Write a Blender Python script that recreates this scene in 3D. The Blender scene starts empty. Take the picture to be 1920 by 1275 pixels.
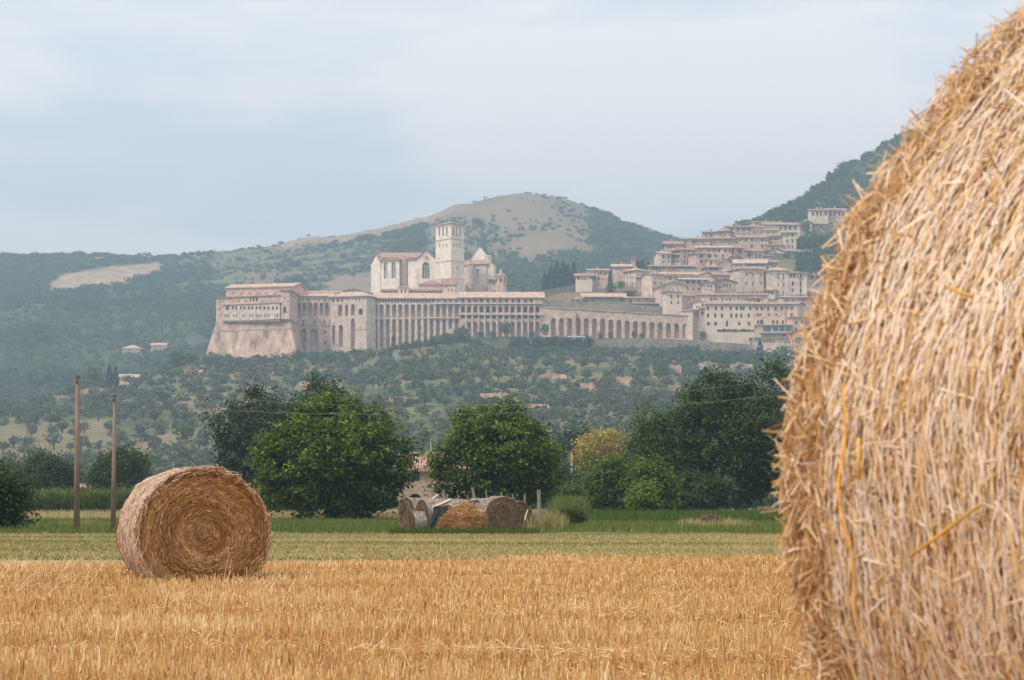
import bpy, bmesh, math, random
import numpy as np
rng = np.random.default_rng(7); random.seed(7)
F, H, HY = 4533.0, 1.05, 940.0      # focal length in photo pixels, camera height, horizon row
sc = bpy.context.scene; col = sc.collection
# ------------------------------------------------------------ camera, sky, sun, exposure
cd = bpy.data.cameras.new('camera'); cam = bpy.data.objects.new('camera', cd); col.objects.link(cam)
cam.location = (0, 0, H); cam.rotation_euler = (math.pi/2, 0, 0)
cd.sensor_width = 36; cd.lens = F/1920*36; cd.shift_y = (HY-637.5)/1920; cd.clip_start = .1; cd.clip_end = 20000
cd.dof.use_dof = True; cd.dof.focus_distance = 60; cd.dof.aperture_fstop = 20
sc.camera = cam
sc.view_settings.view_transform = 'Standard'; sc.view_settings.look = 'None'
sc.view_settings.exposure = 0.42; sc.view_settings.gamma = 1; sc.view_settings.use_curve_mapping = False
SUN_EL, SUN_AZ = math.radians(48), math.radians(-128)   # azimuth from +Y clockwise: behind the camera, to its left
w = bpy.data.worlds.new('World'); sc.world = w; w.use_nodes = True
nt = w.node_tree; N = nt.nodes; Lk = nt.links
bg = N['Background']; bg.inputs['Strength'].default_value = .1
sky = N.new('ShaderNodeTexSky'); sky.sky_type = 'NISHITA'; sky.sun_disc = False
sky.sun_elevation = SUN_EL; sky.sun_rotation = SUN_AZ; sky.air_density = 1.2; sky.dust_density = 2.0; sky.ozone_density = 2.5
tc = N.new('ShaderNodeTexCoord'); mp = N.new('ShaderNodeMapping'); mp.inputs['Scale'].default_value = (1, 1, 4.2)
mp.inputs['Location'].default_value = (.43, .2, .35); mp.inputs['Rotation'].default_value = (0, math.radians(-6), 0)
Lk.new(tc.outputs['Generated'], mp.inputs['Vector'])
def noise(scale, det, rough):
    n = N.new('ShaderNodeTexNoise'); n.inputs['Scale'].default_value = scale; n.inputs['Detail'].default_value = det
    n.inputs['Roughness'].default_value = rough; n.inputs['Distortion'].default_value = .3
    Lk.new(mp.outputs[0], n.inputs['Vector']); return n
n1 = noise(4.6, 7, .48); n2 = noise(14, 5, .5)
ad = N.new('ShaderNodeMath'); ad.operation = 'MULTIPLY_ADD'; ad.inputs[1].default_value = .22
Lk.new(n2.outputs[0], ad.inputs[0]); Lk.new(n1.outputs[0], ad.inputs[2])
cr = N.new('ShaderNodeValToRGB'); cr.color_ramp.interpolation = 'EASE'
cr.color_ramp.elements[0].position = .49; cr.color_ramp.elements[0].color = (5.95/8, 6.25/8, 6.7/8, 1)
cr.color_ramp.elements[1].position = .69; cr.color_ramp.elements[1].color = (8/8, 7.45/8, 7.25/8, 1)
Lk.new(ad.outputs[0], cr.inputs[0])
vm = N.new('ShaderNodeVectorMath'); vm.operation = 'SCALE'; vm.inputs['Scale'].default_value = 11.2
Lk.new(cr.outputs[0], vm.inputs[0])
mx = N.new('ShaderNodeMix'); mx.data_type = 'RGBA'; mx.inputs[0].default_value = .92   # a thin overcast veil over the clear sky
Lk.new(sky.outputs[0], mx.inputs[6]); Lk.new(vm.outputs[0], mx.inputs[7]); Lk.new(mx.outputs[2], bg.inputs['Color'])
sd = bpy.data.lights.new('sun', 'SUN'); sd.energy = 2.4; sd.angle = math.radians(10); sd.color = (1, .90, .76)
so = bpy.data.objects.new('sun', sd); col.objects.link(so)
so.rotation_euler = (math.pi/2-SUN_EL, 0, math.pi-SUN_AZ); so.location = (0, 0, 50)
sc.render.engine = 'CYCLES'; cy = sc.cycles
cy.use_denoising = True; cy.max_bounces = 6; cy.diffuse_bounces = 3; cy.transmission_bounces = 4; cy.volume_bounces = 0
cy.transparent_max_bounces = 8; cy.use_adaptive_sampling = True; cy.adaptive_threshold = .01
# ------------------------------------------------------------ helpers
def px(x, D): return (x-960)/F*D
def zz(y, D): return H+(HY-y)/F*D
def W3(x, y, D): return np.array((px(x, D), D, zz(y, D)))
def link(o): col.objects.link(o); return o
def tag(o, label=None, cat=None, group=None, kind=None):
    for k, v in (('label', label), ('category', cat), ('group', group), ('kind', kind)):
        if v: o[k] = v
    return o
def empty(name, loc, label, cat, group=None, rz=0):
    o = bpy.data.objects.new(name, None); o.location = [float(a) for a in loc]; o.rotation_euler = (0, 0, rz); o.empty_display_size = .2
    return tag(link(o), label, cat, group)
def obj(name, me, parent=None, loc=None, rz=0, scale=None):
    o = bpy.data.objects.new(name, me); link(o)
    if parent: o.parent = parent
    if loc is not None: o.location = [float(a) for a in loc]
    o.rotation_euler = (0, 0, rz)
    if scale is not None: o.scale = scale
    return o
class MB:                                # collects polygons for one mesh
    def __init__(s): s.v = []; s.f = []; s.m = []
    def poly(s, pts, m=0):
        k = len(s.v); s.v += [tuple(float(c) for c in p) for p in pts]; s.f.append(tuple(range(k, k+len(pts)))); s.m.append(m)
    def prism(s, poly, z0, z1, m=0, cap=True, base=None):
        n = len(poly); base = base or poly
        for i in range(n):
            j = (i+1) % n
            s.poly([(*base[i], z0), (*base[j], z0), (*poly[j], z1), (*poly[i], z1)], m)
        if cap: s.poly([(*p, z1) for p in poly], m); s.poly([(*p, z0) for p in reversed(base)], m)
    def box(s, a, b, m=0):
        s.prism([(a[0], a[1]), (b[0], a[1]), (b[0], b[1]), (a[0], b[1])], a[2], b[2], m)
    def bar(s, a, b, r, n=6, m=0, r2=None):
        a = np.array(a, float); b = np.array(b, float); d = b-a; d /= np.linalg.norm(d)
        u = np.cross(d, (0, 0, 1) if abs(d[2]) < .9 else (1, 0, 0)); u /= np.linalg.norm(u); w_ = np.cross(d, u)
        r2 = r if r2 is None else r2
        A = [a+r*(math.cos(t)*u+math.sin(t)*w_) for t in np.linspace(0, 2*math.pi, n, False)]
        B = [b+r2*(math.cos(t)*u+math.sin(t)*w_) for t in np.linspace(0, 2*math.pi, n, False)]
        for i in range(n): s.poly([A[i], A[(i+1) % n], B[(i+1) % n], B[i]], m)
        s.poly(A[::-1], m); s.poly(B, m)
    def slab(s, q, t, m=0):              # q: four corners of the underside
        q = [np.array(p, float) for p in q]; u = [p+np.array((0, 0, t)) for p in q]
        s.poly(u, m); s.poly(q[::-1], m)
        for i in range(4): s.poly([q[i], q[(i+1) % 4], u[(i+1) % 4], u[i]], m)
    def mesh(s, name, mats, smooth=False):
        me = bpy.data.meshes.new(name); me.from_pydata(s.v, [], s.f)
        for m in (mats if isinstance(mats, (list, tuple)) else [mats]): me.materials.append(m)
        me.polygons.foreach_set('material_index', s.m)
        bm = bmesh.new(); bm.from_mesh(me); bmesh.ops.remove_doubles(bm, verts=bm.verts, dist=.0005)
        if not getattr(s, 'keep', False): bmesh.ops.recalc_face_normals(bm, faces=bm.faces)
        bm.to_mesh(me); bm.free()
        if smooth: me.polygons.foreach_set('use_smooth', [True]*len(me.polygons))
        return me
def np_mesh(name, v, f, mat, tint=None, smooth=False, extra=None):
    me = bpy.data.meshes.new(name); v = np.asarray(v, np.float32); f = np.asarray(f, np.int32); k = f.shape[1]
    me.vertices.add(len(v)); me.vertices.foreach_set('co', v.ravel())
    me.loops.add(f.size); me.loops.foreach_set('vertex_index', f.ravel())
    me.polygons.add(len(f)); me.polygons.foreach_set('loop_start', np.arange(len(f), dtype=np.int32)*k)
    me.update(calc_edges=True)
    if smooth: me.polygons.foreach_set('use_smooth', [True]*len(f))
    for n_, a in (('tint', tint),)+tuple((extra or {}).items()):
        if a is not None:
            at = me.attributes.new(n_, 'FLOAT', 'POINT'); at.data.foreach_set('value', np.asarray(a, np.float32).ravel())
    me.materials.append(mat); me.validate(); return me
def unit(a): return a/np.maximum(np.linalg.norm(a, axis=-1, keepdims=True), 1e-9)
def ribbons(P, T, Nn, L, Wd, tint, bend=None, segs=1, taper=1.0):
    """flat strips centred on P along T; bend lifts the middle along Nn"""
    n = len(P); S = unit(np.cross(T, Nn)); V = []
    L = np.broadcast_to(L, n)[:, None]; Wd = np.broadcast_to(Wd, n)[:, None]
    for k in range(segs+1):
        t = k/segs-.5; c = P+T*L*t
        if bend is not None: c = c+Nn*(np.asarray(bend)[:, None]*(1-4*t*t))
        w_ = Wd*(1+(taper-1)*(k/segs))/2
        V += [c-S*w_, c+S*w_]
    V = np.stack(V, 1); m = 2*(segs+1); b = (np.arange(n)*m)[:, None]
    fs = [np.concatenate([b+2*k, b+2*k+1, b+2*k+3, b+2*k+2], 1) for k in range(segs)]
    return V.reshape(-1, 3), np.stack(fs, 1).reshape(-1, 4), np.repeat(tint, m)
def join(parts):
    V, Fc, T, o = [], [], [], 0
    for v, f, t in parts: V.append(v); Fc.append(f+o); T.append(t); o += len(v)
    return np.concatenate(V), np.concatenate(Fc), np.concatenate(T)
# ------------------------------------------------------------ materials
def mat(name, stops, rough=.85, attr=None, transl=0, scale=None, det=6, nrough=.6, bump=0, bscale=None, stretch=(1, 1, 1), spec=.15, mixn=0):
    """colour ramp driven by a per-vertex 'tint', by noise, or by both"""
    m = bpy.data.materials.new(name); m.use_nodes = True; n = m.node_tree.nodes; l = m.node_tree.links
    b = n['Principled BSDF']; b.inputs['Roughness'].default_value = rough; b.inputs['Specular IOR Level'].default_value = spec
    r = n.new('ShaderNodeValToRGB'); e = r.color_ramp.elements
    while len(e) > 1: e.remove(e[0])
    e[0].position = stops[0][0]; e[0].color = (*stops[0][1], 1)
    for p, c in stops[1:]:
        q = e.new(p); q.color = (*c, 1)
    fac = None
    if scale:
        co = n.new('ShaderNodeTexCoord'); mpp = n.new('ShaderNodeMapping'); mpp.inputs['Scale'].default_value = stretch
        l.new(co.outputs['Object'], mpp.inputs[0]); ns = n.new('ShaderNodeTexNoise'); ns.inputs['Scale'].default_value = scale
        ns.inputs['Detail'].default_value = det; ns.inputs['Roughness'].default_value = nrough; l.new(mpp.outputs[0], ns.inputs['Vector'])
        fac = ns.outputs[0]
    if attr:
        a = n.new('ShaderNodeAttribute'); a.attribute_name = attr
        if fac is not None:
            k = n.new('ShaderNodeMath'); k.operation = 'MULTIPLY_ADD'; k.inputs[1].default_value = mixn or .5
            k0 = n.new('ShaderNodeMath'); k0.operation = 'SUBTRACT'; k0.inputs[1].default_value = .5
            l.new(fac, k0.inputs[0]); l.new(k0.outputs[0], k.inputs[0]); l.new(a.outputs['Fac'], k.inputs[2]); fac = k.outputs[0]
        else: fac = a.outputs['Fac']
    if fac is not None: l.new(fac, r.inputs[0])
    l.new(r.outputs[0], b.inputs['Base Color'])
    if bump:
        n3 = n.new('ShaderNodeTexNoise'); n3.inputs['Scale'].default_value = bscale or scale*3; n3.inputs['Detail'].default_value = 5
        co = n.new('ShaderNodeTexCoord'); l.new(co.outputs['Object'], n3.inputs['Vector'])
        bp = n.new('ShaderNodeBump'); bp.inputs['Strength'].default_value = .8; bp.inputs['Distance'].default_value = bump
        l.new(n3.outputs[0], bp.inputs['Height']); l.new(bp.outputs[0], b.inputs['Normal'])
    if transl:
        t = n.new('ShaderNodeBsdfTranslucent'); x = n.new('ShaderNodeMixShader'); x.inputs[0].default_value = transl
        l.new(r.outputs[0], t.inputs[0]); l.new(b.outputs[0], x.inputs[1]); l.new(t.outputs[0], x.inputs[2])
        l.new(x.outputs[0], n['Material Output'].inputs['Surface'])
    return m
def flat(name, c, rough=.8, v=.12, scale=.5, **k):
    a = tuple(x*(1-v) for x in c); b = tuple(min(1, x*(1+v)) for x in c)
    return mat(name, [(.4, a), (.6, b)], rough, scale=scale, **k)
M = {}
M['pink'] = flat('pink limestone', (.58, .415, .325), v=.24, scale=.4, det=10, nrough=.72, bump=.2, bscale=1.2)
M['pale'] = flat('pale limestone', (.64, .51, .41), v=.22, scale=.4, det=10, nrough=.72, bump=.2, bscale=1.5)
M['white'] = flat('white limestone', (.77, .68, .59), v=.16, scale=.3, det=10, nrough=.72, bump=.1, bscale=1.5)
M['tan'] = flat('brown rubble stone', (.48, .355, .275), v=.25, scale=.3, bump=.15, bscale=1.5)
M['peach'] = flat('peach plaster', (.66, .455, .335), v=.08, scale=.3)
M['cream'] = flat('cream plaster', (.70, .58, .45), v=.08, scale=.3)
M['scarp'] = mat('weathered scarp stone', [(.38, (.20, .135, .115)), (.46, (.42, .285, .22)), (.54, (.55, .375, .285)), (.62, (.66, .50, .40))], scale=.22, det=10, nrough=.72, bump=.35, bscale=.9, stretch=(1, 1, .30))
M['roof'] = flat('old clay roof tiles', (.40, .255, .19), v=.3, scale=.6, bump=.15, bscale=2.5)
M['roofp'] = flat('sun bleached clay tiles', (.54, .38, .28), v=.28, scale=.6, bump=.15, bscale=2.5)
M['roof2'] = flat('weathered grey tiles', (.42, .31, .25), v=.25, scale=.8, bump=.15, bscale=2.5)
M['roofb'] = flat('brown clay tiles', (.36, .22, .165), v=.2, scale=.6, bump=.15, bscale=2.5)
M['dark'] = flat('dark glass and arch shade', (.055, .05, .055), rough=.35, v=.2, spec=.4)  # dark glass; behind gallery arches this pane paints in their shaded inside
M['glass'] = flat('greenish glass', (.13, .17, .16), rough=.25, v=.2, spec=.5)
M['blue'] = flat('dark blue awning', (.05, .07, .13), v=.1)
M['door'] = flat('brown wood', (.12, .07, .05), v=.2)
# ------------------------------------------------------------ terrain
K0 = np.array([450, 510, 700, 900, 1100, 1180, 1212, 1240, 1290, 1360, 1430, 1510, 1600, 1750, 1900, 2200, 2600, 3200, 4300], float)
TR = {
 -1500: [0, 0, 910, 880, 850, 840, 838, 835, 825, 815, 800, 775, 745, 700, 660, 580, 510, 530, 590],
 -600: [0, 0, 900, 850, 820, 815, 813, 812, 800, 790, 775, 750, 720, 680, 640, 560, 490, 510, 570],
 0: [0, 0, 880, 800, 765, 775, 777, 778, 775, 765, 750, 730, 705, 660, 620, 545, 482, 500, 560],
 100: [0, 0, 875, 795, 750, 748, 752, 757, 760, 755, 740, 718, 695, 650, 612, 538, 484, 500, 560],
 200: [0, 0, 870, 790, 735, 722, 726, 735, 745, 745, 735, 720, 700, 655, 610, 535, 478, 500, 560],
 300: [0, 0, 860, 780, 725, 700, 700, 708, 735, 740, 735, 720, 700, 650, 605, 535, 487, 505, 560],
 380: [0, 0, 855, 770, 705, 674, 668, 668, 700, 730, 730, 715, 695, 645, 600, 530, 483, 500, 555],
 480: [0, 0, 850, 760, 700, 674, 668, 660, 655, 690, 720, 705, 680, 635, 590, 520, 467, 490, 550],
 600: [0, 0, 845, 755, 698, 670, 663, 640, 610, 640, 690, 690, 665, 620, 575, 505, 447, 480, 540],
 700: [0, 0, 840, 750, 693, 664, 658, 610, 562, 575, 640, 660, 650, 610, 565, 490, 428, 470, 530],
 800: [0, 0, 835, 740, 682, 650, 640, 600, 552, 560, 630, 650, 640, 600, 550, 470, 407, 450, 520],
 870: [0, 0, 830, 735, 676, 640, 630, 595, 552, 560, 620, 645, 630, 590, 540, 460, 384, 440, 520],
 940: [0, 0, 830, 735, 674, 637, 631, 590, 552, 555, 610, 635, 625, 580, 530, 445, 368, 440, 520],
 1000: [0, 0, 830, 735, 674, 637, 632, 585, 552, 550, 600, 625, 620, 575, 525, 440, 367, 440, 520],
 1060: [0, 0, 830, 735, 676, 638, 633, 580, 548, 537, 560, 600, 610, 570, 522, 445, 379, 445, 520],
 1120: [0, 0, 830, 735, 678, 640, 634, 578, 546, 532, 530, 560, 590, 565, 520, 455, 396, 450, 520],
 1180: [0, 0, 830, 735, 680, 642, 634, 578, 543, 510, 500, 520, 560, 560, 530, 470, 421, 460, 520],
 1250: [0, 0, 832, 738, 685, 646, 635, 592, 550, 505, 472, 472, 500, 530, 520, 485, 446, 470, 525],
 1300: [0, 0, 833, 740, 688, 652, 638, 600, 552, 507, 470, 452, 470, 500, 505, 490, 467, 480, 530],
 1400: [0, 0, 835, 745, 695, 665, 650, 607, 552, 507, 470, 444, 433, 424, 430, 460, 478, 490, 540],
 1500: [0, 0, 835, 745, 700, 675, 665, 615, 555, 507, 468, 444, 418, 388, 380, 420, 470, 490, 540],
 1600: [0, 0, 835, 745, 700, 675, 665, 615, 555, 505, 462, 434, 403, 343, 308, 350, 450, 490, 540],
 1700: [0, 0, 835, 745, 700, 675, 665, 615, 555, 502, 460, 428, 392, 312, 255, 280, 420, 490, 540],
 1920: [0, 0, 835, 745, 700, 675, 665, 615, 550, 495, 450, 415, 375, 275, 190, 185, 350, 480, 540],
 2400: [0, 0, 838, 755, 710, 685, 675, 625, 560, 500, 445, 405, 360, 260, 170, 130, 300, 450, 530],
 3400: [0, 0, 850, 780, 740, 720, 710, 680, 620, 560, 500, 460, 420, 330, 250, 220, 380, 500, 560]}
K = np.concatenate([K0[:6], [1199, 1204], K0[6:7], [1231], K0[7:]])
for x_, row_ in TR.items():             # a road cut level into the slope in front of the arcades, held by walls
    a_, b_ = row_[5], row_[6]
    if 880 < x_ < 1350: a_ = row_[5] = max(a_, 661); ins = [a_-4, b_+1]
    else: ins = [a_+(b_-a_)*.6, a_+(b_-a_)*.75]
    TR[x_] = row_[:6]+ins+row_[6:7]+[b_-1 if 550 < x_ < 1350 else b_+(row_[7]-b_)*.6]+row_[7:]
TX = np.array(sorted(TR), float)
TZ = np.array([[(-.4, 0)[k] if k < 2 else zz(TR[int(x)][k], K[k]) for k in range(len(K))] for x in TX])
def rough(x, y):
    return (np.sin(x*.021+1.3)*np.cos(y*.017+.4)+.6*np.sin(x*.047+y*.031)+.45*np.cos(x*.083-y*.071+2)+.3*np.sin(x*.17+y*.13+1)+.2*np.cos(.31*x-.23*y))
def terr(pxx, D):
    """height of the land at photo column pxx and distance D (arrays)"""
    pxx = np.asarray(pxx, float); D = np.asarray(D, float)
    i = np.clip(np.searchsorted(TX, pxx)-1, 0, len(TX)-2); t = np.clip((pxx-TX[i])/(TX[i+1]-TX[i]), 0, 1); t = t*t*(3-2*t)*.5+t*.5
    k = np.clip(np.searchsorted(K, D)-1, 0, len(K)-2); u = np.clip((D-K[k])/(K[k+1]-K[k]), 0, 1)
    z = (TZ[i, k]*(1-t)+TZ[i+1, k]*t)*(1-u)+(TZ[i, k+1]*(1-t)+TZ[i+1, k+1]*t)*u
    amp = np.interp(D, [510, 700, 1150, 1200, 1480, 1560, 2000, 2600], [0, 1.0, .7, .2, .5, 1.5, 3.2, 3.4])
    x = px(pxx, D)
    terrace = np.interp(D, [560, 700, 1120, 1160], [0, 1, 1, 0])*(np.abs(((z+rough(x*.5, D*.5)*1.2)/5.5) % 1-.5)-.25)*3.0
    return z+amp*rough(x, D)*.8+terrace
def terr_xy(x, y): return terr(960+F*x/np.maximum(y, 1), y)
def ypx(x, D): return HY-(terr(x, D)-H)*F/D
DD = np.concatenate([np.arange(512, 1480, 4), np.arange(1480, 4000, 10)])
def hit(x, y, dmin=512):
    yy = ypx(np.full(len(DD), x), DD); ok = np.where((yy <= y) & (DD >= dmin))[0]
    return float(DD[ok[0]]) if len(ok) else None
def tnoise(x, y, s, seed=0):
    x = x/s+seed*13.7; y = y/s+seed*7.1
    return (np.sin(x*1.9+1.1*np.sin(y*1.3+seed))+np.sin(y*2.3+1.2*np.sin(x*1.7))+.6*np.sin(x*4.1+y*3.3)+.5*np.cos(x*5.3-y*4.7+1)+.3*np.sin(9.1*x+1.7*y))/3.4
def inpoly(x, y, P):
    x = np.asarray(x, float); y = np.asarray(y, float); r = np.zeros(x.shape, bool); n = len(P)
    for i in range(n):
        x1, y1 = P[i]; x2, y2 = P[(i+1) % n]
        c = ((y1 > y) != (y2 > y)) & (x < (x2-x1)*(y-y1)/((y2-y1) or 1e-9)+x1); r ^= c
    return r
HAY = [(82, 535), (120, 515), (200, 500), (300, 492), (318, 500), (280, 520), (200, 540), (100, 550)]
VINE = [(590, 545), (630, 520), (690, 513), (740, 513), (740, 560), (600, 560)]
PEAK = [(860, 396), (900, 376), (940, 362), (1000, 364), (1040, 382), (1072, 405), (1040, 418), (1000, 416), (950, 432), (910, 418), (900, 400)]
PAT = [(930, 455), (1010, 440), (1060, 420), (1105, 450), (1060, 470), (1060, 480), (1000, 490), (960, 480)]
GREEN = [(-60, 805), (200, 785), (205, 830), (120, 850), (-60, 860)]
def bare_at(x, D):
    """how bare the ground is: 0 forest floor, .5 grass, 1 dry pale"""
    yy = ypx(x, D); X = px(x, D); n = tnoise(X, D*.6, 40)*.5+.5; n2 = tnoise(X, D, 11, 3)*.5+.5
    near = D < 1400; jx = 26*tnoise(X, D, 31, 11)+9*tnoise(X, D, 9, 14); jy = 12*tnoise(X, D, 27, 12)+5*tnoise(X, D, 8, 15)
    b = np.where(near, .38+.75*(n-.5)+.45*(n2-.5), .12+.25*n*n2)
    rid = ypx(x, np.full_like(D, 2600.))
    b = np.where(~near & (x > 520) & (x < 880) & (yy < rid+13), .8+.2*n2, b)
    b = np.where(~near & (x > 330) & (x < 520) & (yy < 545), .15+.42*n2, b)
    b = np.where(~near & (x > 440) & (x < 720) & (yy < 540), np.maximum(b, .16+.5*(((terr(x, D)/10.5+.15*n) % 1) > .62)), b)
    b = np.where(~near & (x > 800) & (x < 1110) & (yy < 478), np.maximum(b, .30+.30*n2+.15*n), b)
    for P in (HAY, PEAK): b = np.where(~near & inpoly(x+jx*(P is PEAK), yy+jy*(P is PEAK), P), (.66+.1*n if P is PEAK else .97)+.12*(n2-.5), b)
    for P in (PAT, VINE): b = np.where(~near & inpoly(x+jx, yy+jy, P), .75+.2*(n2-.5), b)
    b = np.where(near & inpoly(x, yy, GREEN), .48+.1*n2, b)
    b = np.where((x > 1420) & (D > 1550), .1, b)
    return b
ground_stops = [(0, (.035, .05, .022)), (.25, (.085, .10, .04)), (.42, (.155, .155, .065)), (.6, (.20, .15, .09)), (.8, (.26, .185, .12)), (.92, (.31, .22, .15)), (1, (.44, .32, .22))]
M['land'] = mat('hill ground', ground_stops, attr='tint', scale=.08, mixn=.55, det=8, bump=.6, bscale=.35)
def land(name, x0, x1, dx, Ds):
    xs = np.arange(x0, x1+1, dx, float); X, D = np.meshgrid(xs, Ds); z = terr(X, D)
    v = np.stack([px(X, D), D, z], -1).reshape(-1, 3); nx = len(xs); ny = len(Ds)
    i, j = np.meshgrid(np.arange(nx-1), np.arange(ny-1)); a = (j*nx+i).ravel()
    f = np.stack([a, a+1, a+nx+1, a+nx], 1)
    o = obj(name, np_mesh(name, v, f, M['land'], bare_at(X.ravel(), D.ravel()), smooth=True)); tag(o, kind='structure')
land('hillside', -1500, 3400, 14, np.concatenate([np.arange(450, 700, 10), np.arange(700, 1401, 5)]).astype(float))
land('hills', -1500, 3400, 14, np.concatenate([np.arange(1400, 2700, 15), np.arange(2720, 4301, 60)]).astype(float))
# ------------------------------------------------------------ the plain
M['soil'] = mat('dry farmland', [(.3, (.10, .10, .04)), (.5, (.2, .17, .08)), (.7, (.30, .22, .12))], scale=.05, det=8)
M['stub_soil'] = mat('stubble litter', [(.25, (.16, .07, .02)), (.5, (.42, .215, .07)), (.75, (.60, .36, .14))], scale=9, det=8, nrough=.75, bump=.03, bscale=25)
M['mown'] = mat('mown grass', [(.3, (.12, .13, .045)), (.44, (.24, .21, .08)), (.56, (.34, .27, .12)), (.7, (.42, .31, .17))], scale=.45, det=8, nrough=.65, stretch=(.35, 1, 1), bump=.05, bscale=6)
m = MB(); m.poly([(-4550, -1000, -.02), (4550, -1000, -.02), (4550, 4500, -.02), (-4550, 4500, -.02)])
tag(obj('ground', m.mesh('ground', M['soil'])), kind='structure')
def mound(x, y): return .33*np.exp(-((x-.6)**2+(y-2.2)**2)/22.)
def sheet(name, f0, f1, z, mt, x0=-60, x1=60, nx=61, ny=40, mnd=False):
    xs = np.linspace(x0, x1, nx); v = []
    for j in range(ny):
        t = j/(ny-1)
        for x in xs:
            y = f0(x)*(1-t)+f1(x)*t; v.append((x, y, z+(mound(x, y) if mnd else 0)))
    a = np.array([(j*nx+i) for j in range(ny-1) for i in range(nx-1)]); f = np.stack([a, a+1, a+nx+1, a+nx], 1)
    tag(obj(name, np_mesh(name, v, f, mt, smooth=True)), kind='structure')
edge = lambda x: 40.0+x*.5+1.1*np.sin(x*.6+1)+.5*np.sin(x*1.9)+.3*np.sin(x*4.7)
sheet('stubble_field', lambda x: -14, edge, .004, M['stub_soil'], mnd=True, ny=60)
sheet('mown_meadow', lambda x: edge(x)-.4, lambda x: 76., 0.0, M['mown'], -90, 90)
M['turf'] = mat('green turf', [(.3, (.045, .075, .018)), (.5, (.10, .14, .035)), (.7, (.22, .20, .08))], scale=.4, det=7)
sheet('meadow', lambda x: 75.7, lambda x: 168., .003, M['turf'], -120, 120, ny=4)
# ------------------------------------------------------------ haze
hz = MB(); hz.box((-4600, -1050, -1.2), (4600, 4560, 560))
hm = bpy.data.materials.new('haze'); hm.use_nodes = True; hn = hm.node_tree.nodes; hn.remove(hn['Principled BSDF'])
pv = hn.new('ShaderNodeVolumePrincipled'); pv.inputs['Color'].default_value = (.58, .80, 1, 1); pv.inputs['Density'].default_value = .00032
pv.inputs['Anisotropy'].default_value = .2
hm.node_tree.links.new(pv.outputs[0], hn['Material Output'].inputs['Volume'])
tag(obj('haze', hz.mesh('haze', hm)), 'pale blue summer haze over the plain and hills', 'haze', kind='stuff')
# ------------------------------------------------------------ walls with real openings
_nich = {}
def niche(w_, h, d, arch, mw, mp_, kind='window'):
    key = (round(w_, 1), round(h, 1), d, arch, mw.name, mp_.name, kind)
    if key in _nich: return _nich[key]
    b = MB(); b.keep = True; pts = [(-w_/2, 0), (w_/2, 0)]
    if arch:
        r = w_/2; pts += [(r*math.cos(t), h-r+r*math.sin(t)) for t in np.linspace(0, math.pi, 7)]
    else: pts += [(w_/2, h), (-w_/2, h)]
    n = len(pts)
    for i in range(n):
        p, q = pts[i], pts[(i+1) % n]; b.poly([(p[0], 0, p[1]), (q[0], 0, q[1]), (q[0], d, q[1]), (p[0], d, p[1])][::-1], 0)
    b.poly([(p[0], d, p[1]) for p in pts], 1)
    if kind == 'cross':                 # tracery bars across the pane
        for x in (-w_*.17, w_*.17): b.box((x-.12, d-.3, 0), (x+.12, d-.05, h-w_*.35), 0)
        b.box((-w_/2, d-.3, h-w_*.62), (w_/2, d-.05, h-w_*.55), 0)
    _nich[key] = b.mesh('opening', [mw, mp_]); return _nich[key]
def facade(mb, A, B, z0, z1a, z1b, ops):
    """wall A->B (plan points), openings (u, zbottom, w, h, arch)"""
    A = np.array(A[:2], float); B = np.array(B[:2], float); L = np.linalg.norm(B-A); d = (B-A)/L
    us = sorted({0, L} | {round(v, 3) for o in ops for v in (o[0]-o[2]/2, o[0]+o[2]/2)})
    zt = min(z1a, z1b); zs = sorted({z0, zt} | {round(v, 3) for o in ops for v in (o[1], o[1]+o[3])})
    pt = lambda u, z: (A[0]+d[0]*u, A[1]+d[1]*u, z)
    for i in range(len(us)-1):
        uc = (us[i]+us[i+1])/2; run = None
        for k in range(len(zs)-1):
            zc = (zs[k]+zs[k+1])/2
            hole = any(abs(uc-o[0]) < o[2]/2 and o[1] < zc < o[1]+o[3] for o in ops)
            if hole:
                if run is not None: mb.poly([pt(us[i], run), pt(us[i+1], run), pt(us[i+1], zs[k]), pt(us[i], zs[k])]); run = None
            elif run is None: run = zs[k]
        if run is not None: mb.poly([pt(us[i], run), pt(us[i+1], run), pt(us[i+1], zs[-1]), pt(us[i], zs[-1])])
    if abs(z1a-z1b) > .01 or max(z1a, z1b) > zt: mb.poly([pt(0, zt), pt(L, zt), pt(L, z1b), pt(0, z1a)])
    for u, zb, w_, h, arch in ops:
        if not arch: continue
        r = w_/2; T = np.linspace(0, math.pi, 7)
        for s in (1, -1):
            P = [(u+s*r*math.cos(t), zb+h-r+r*math.sin(t)) for t in T[:4]]
            c = (u+s*r, zb+h)
            for a, b in zip(P[:-1], P[1:]): mb.poly([pt(*c), pt(*a), pt(*b)] if s > 0 else [pt(*c), pt(*b), pt(*a)])
def uat(A, B, xp):
    """distance along A->B where photo column xp meets the wall, and its depth"""
    k = (xp-960)/F; A = np.array(A[:2], float); B = np.array(B[:2], float); d = B-A
    t = (k*A[1]-A[0])/(d[0]-k*d[1]); return t*np.linalg.norm(d), A[1]+t*d[1]
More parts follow.
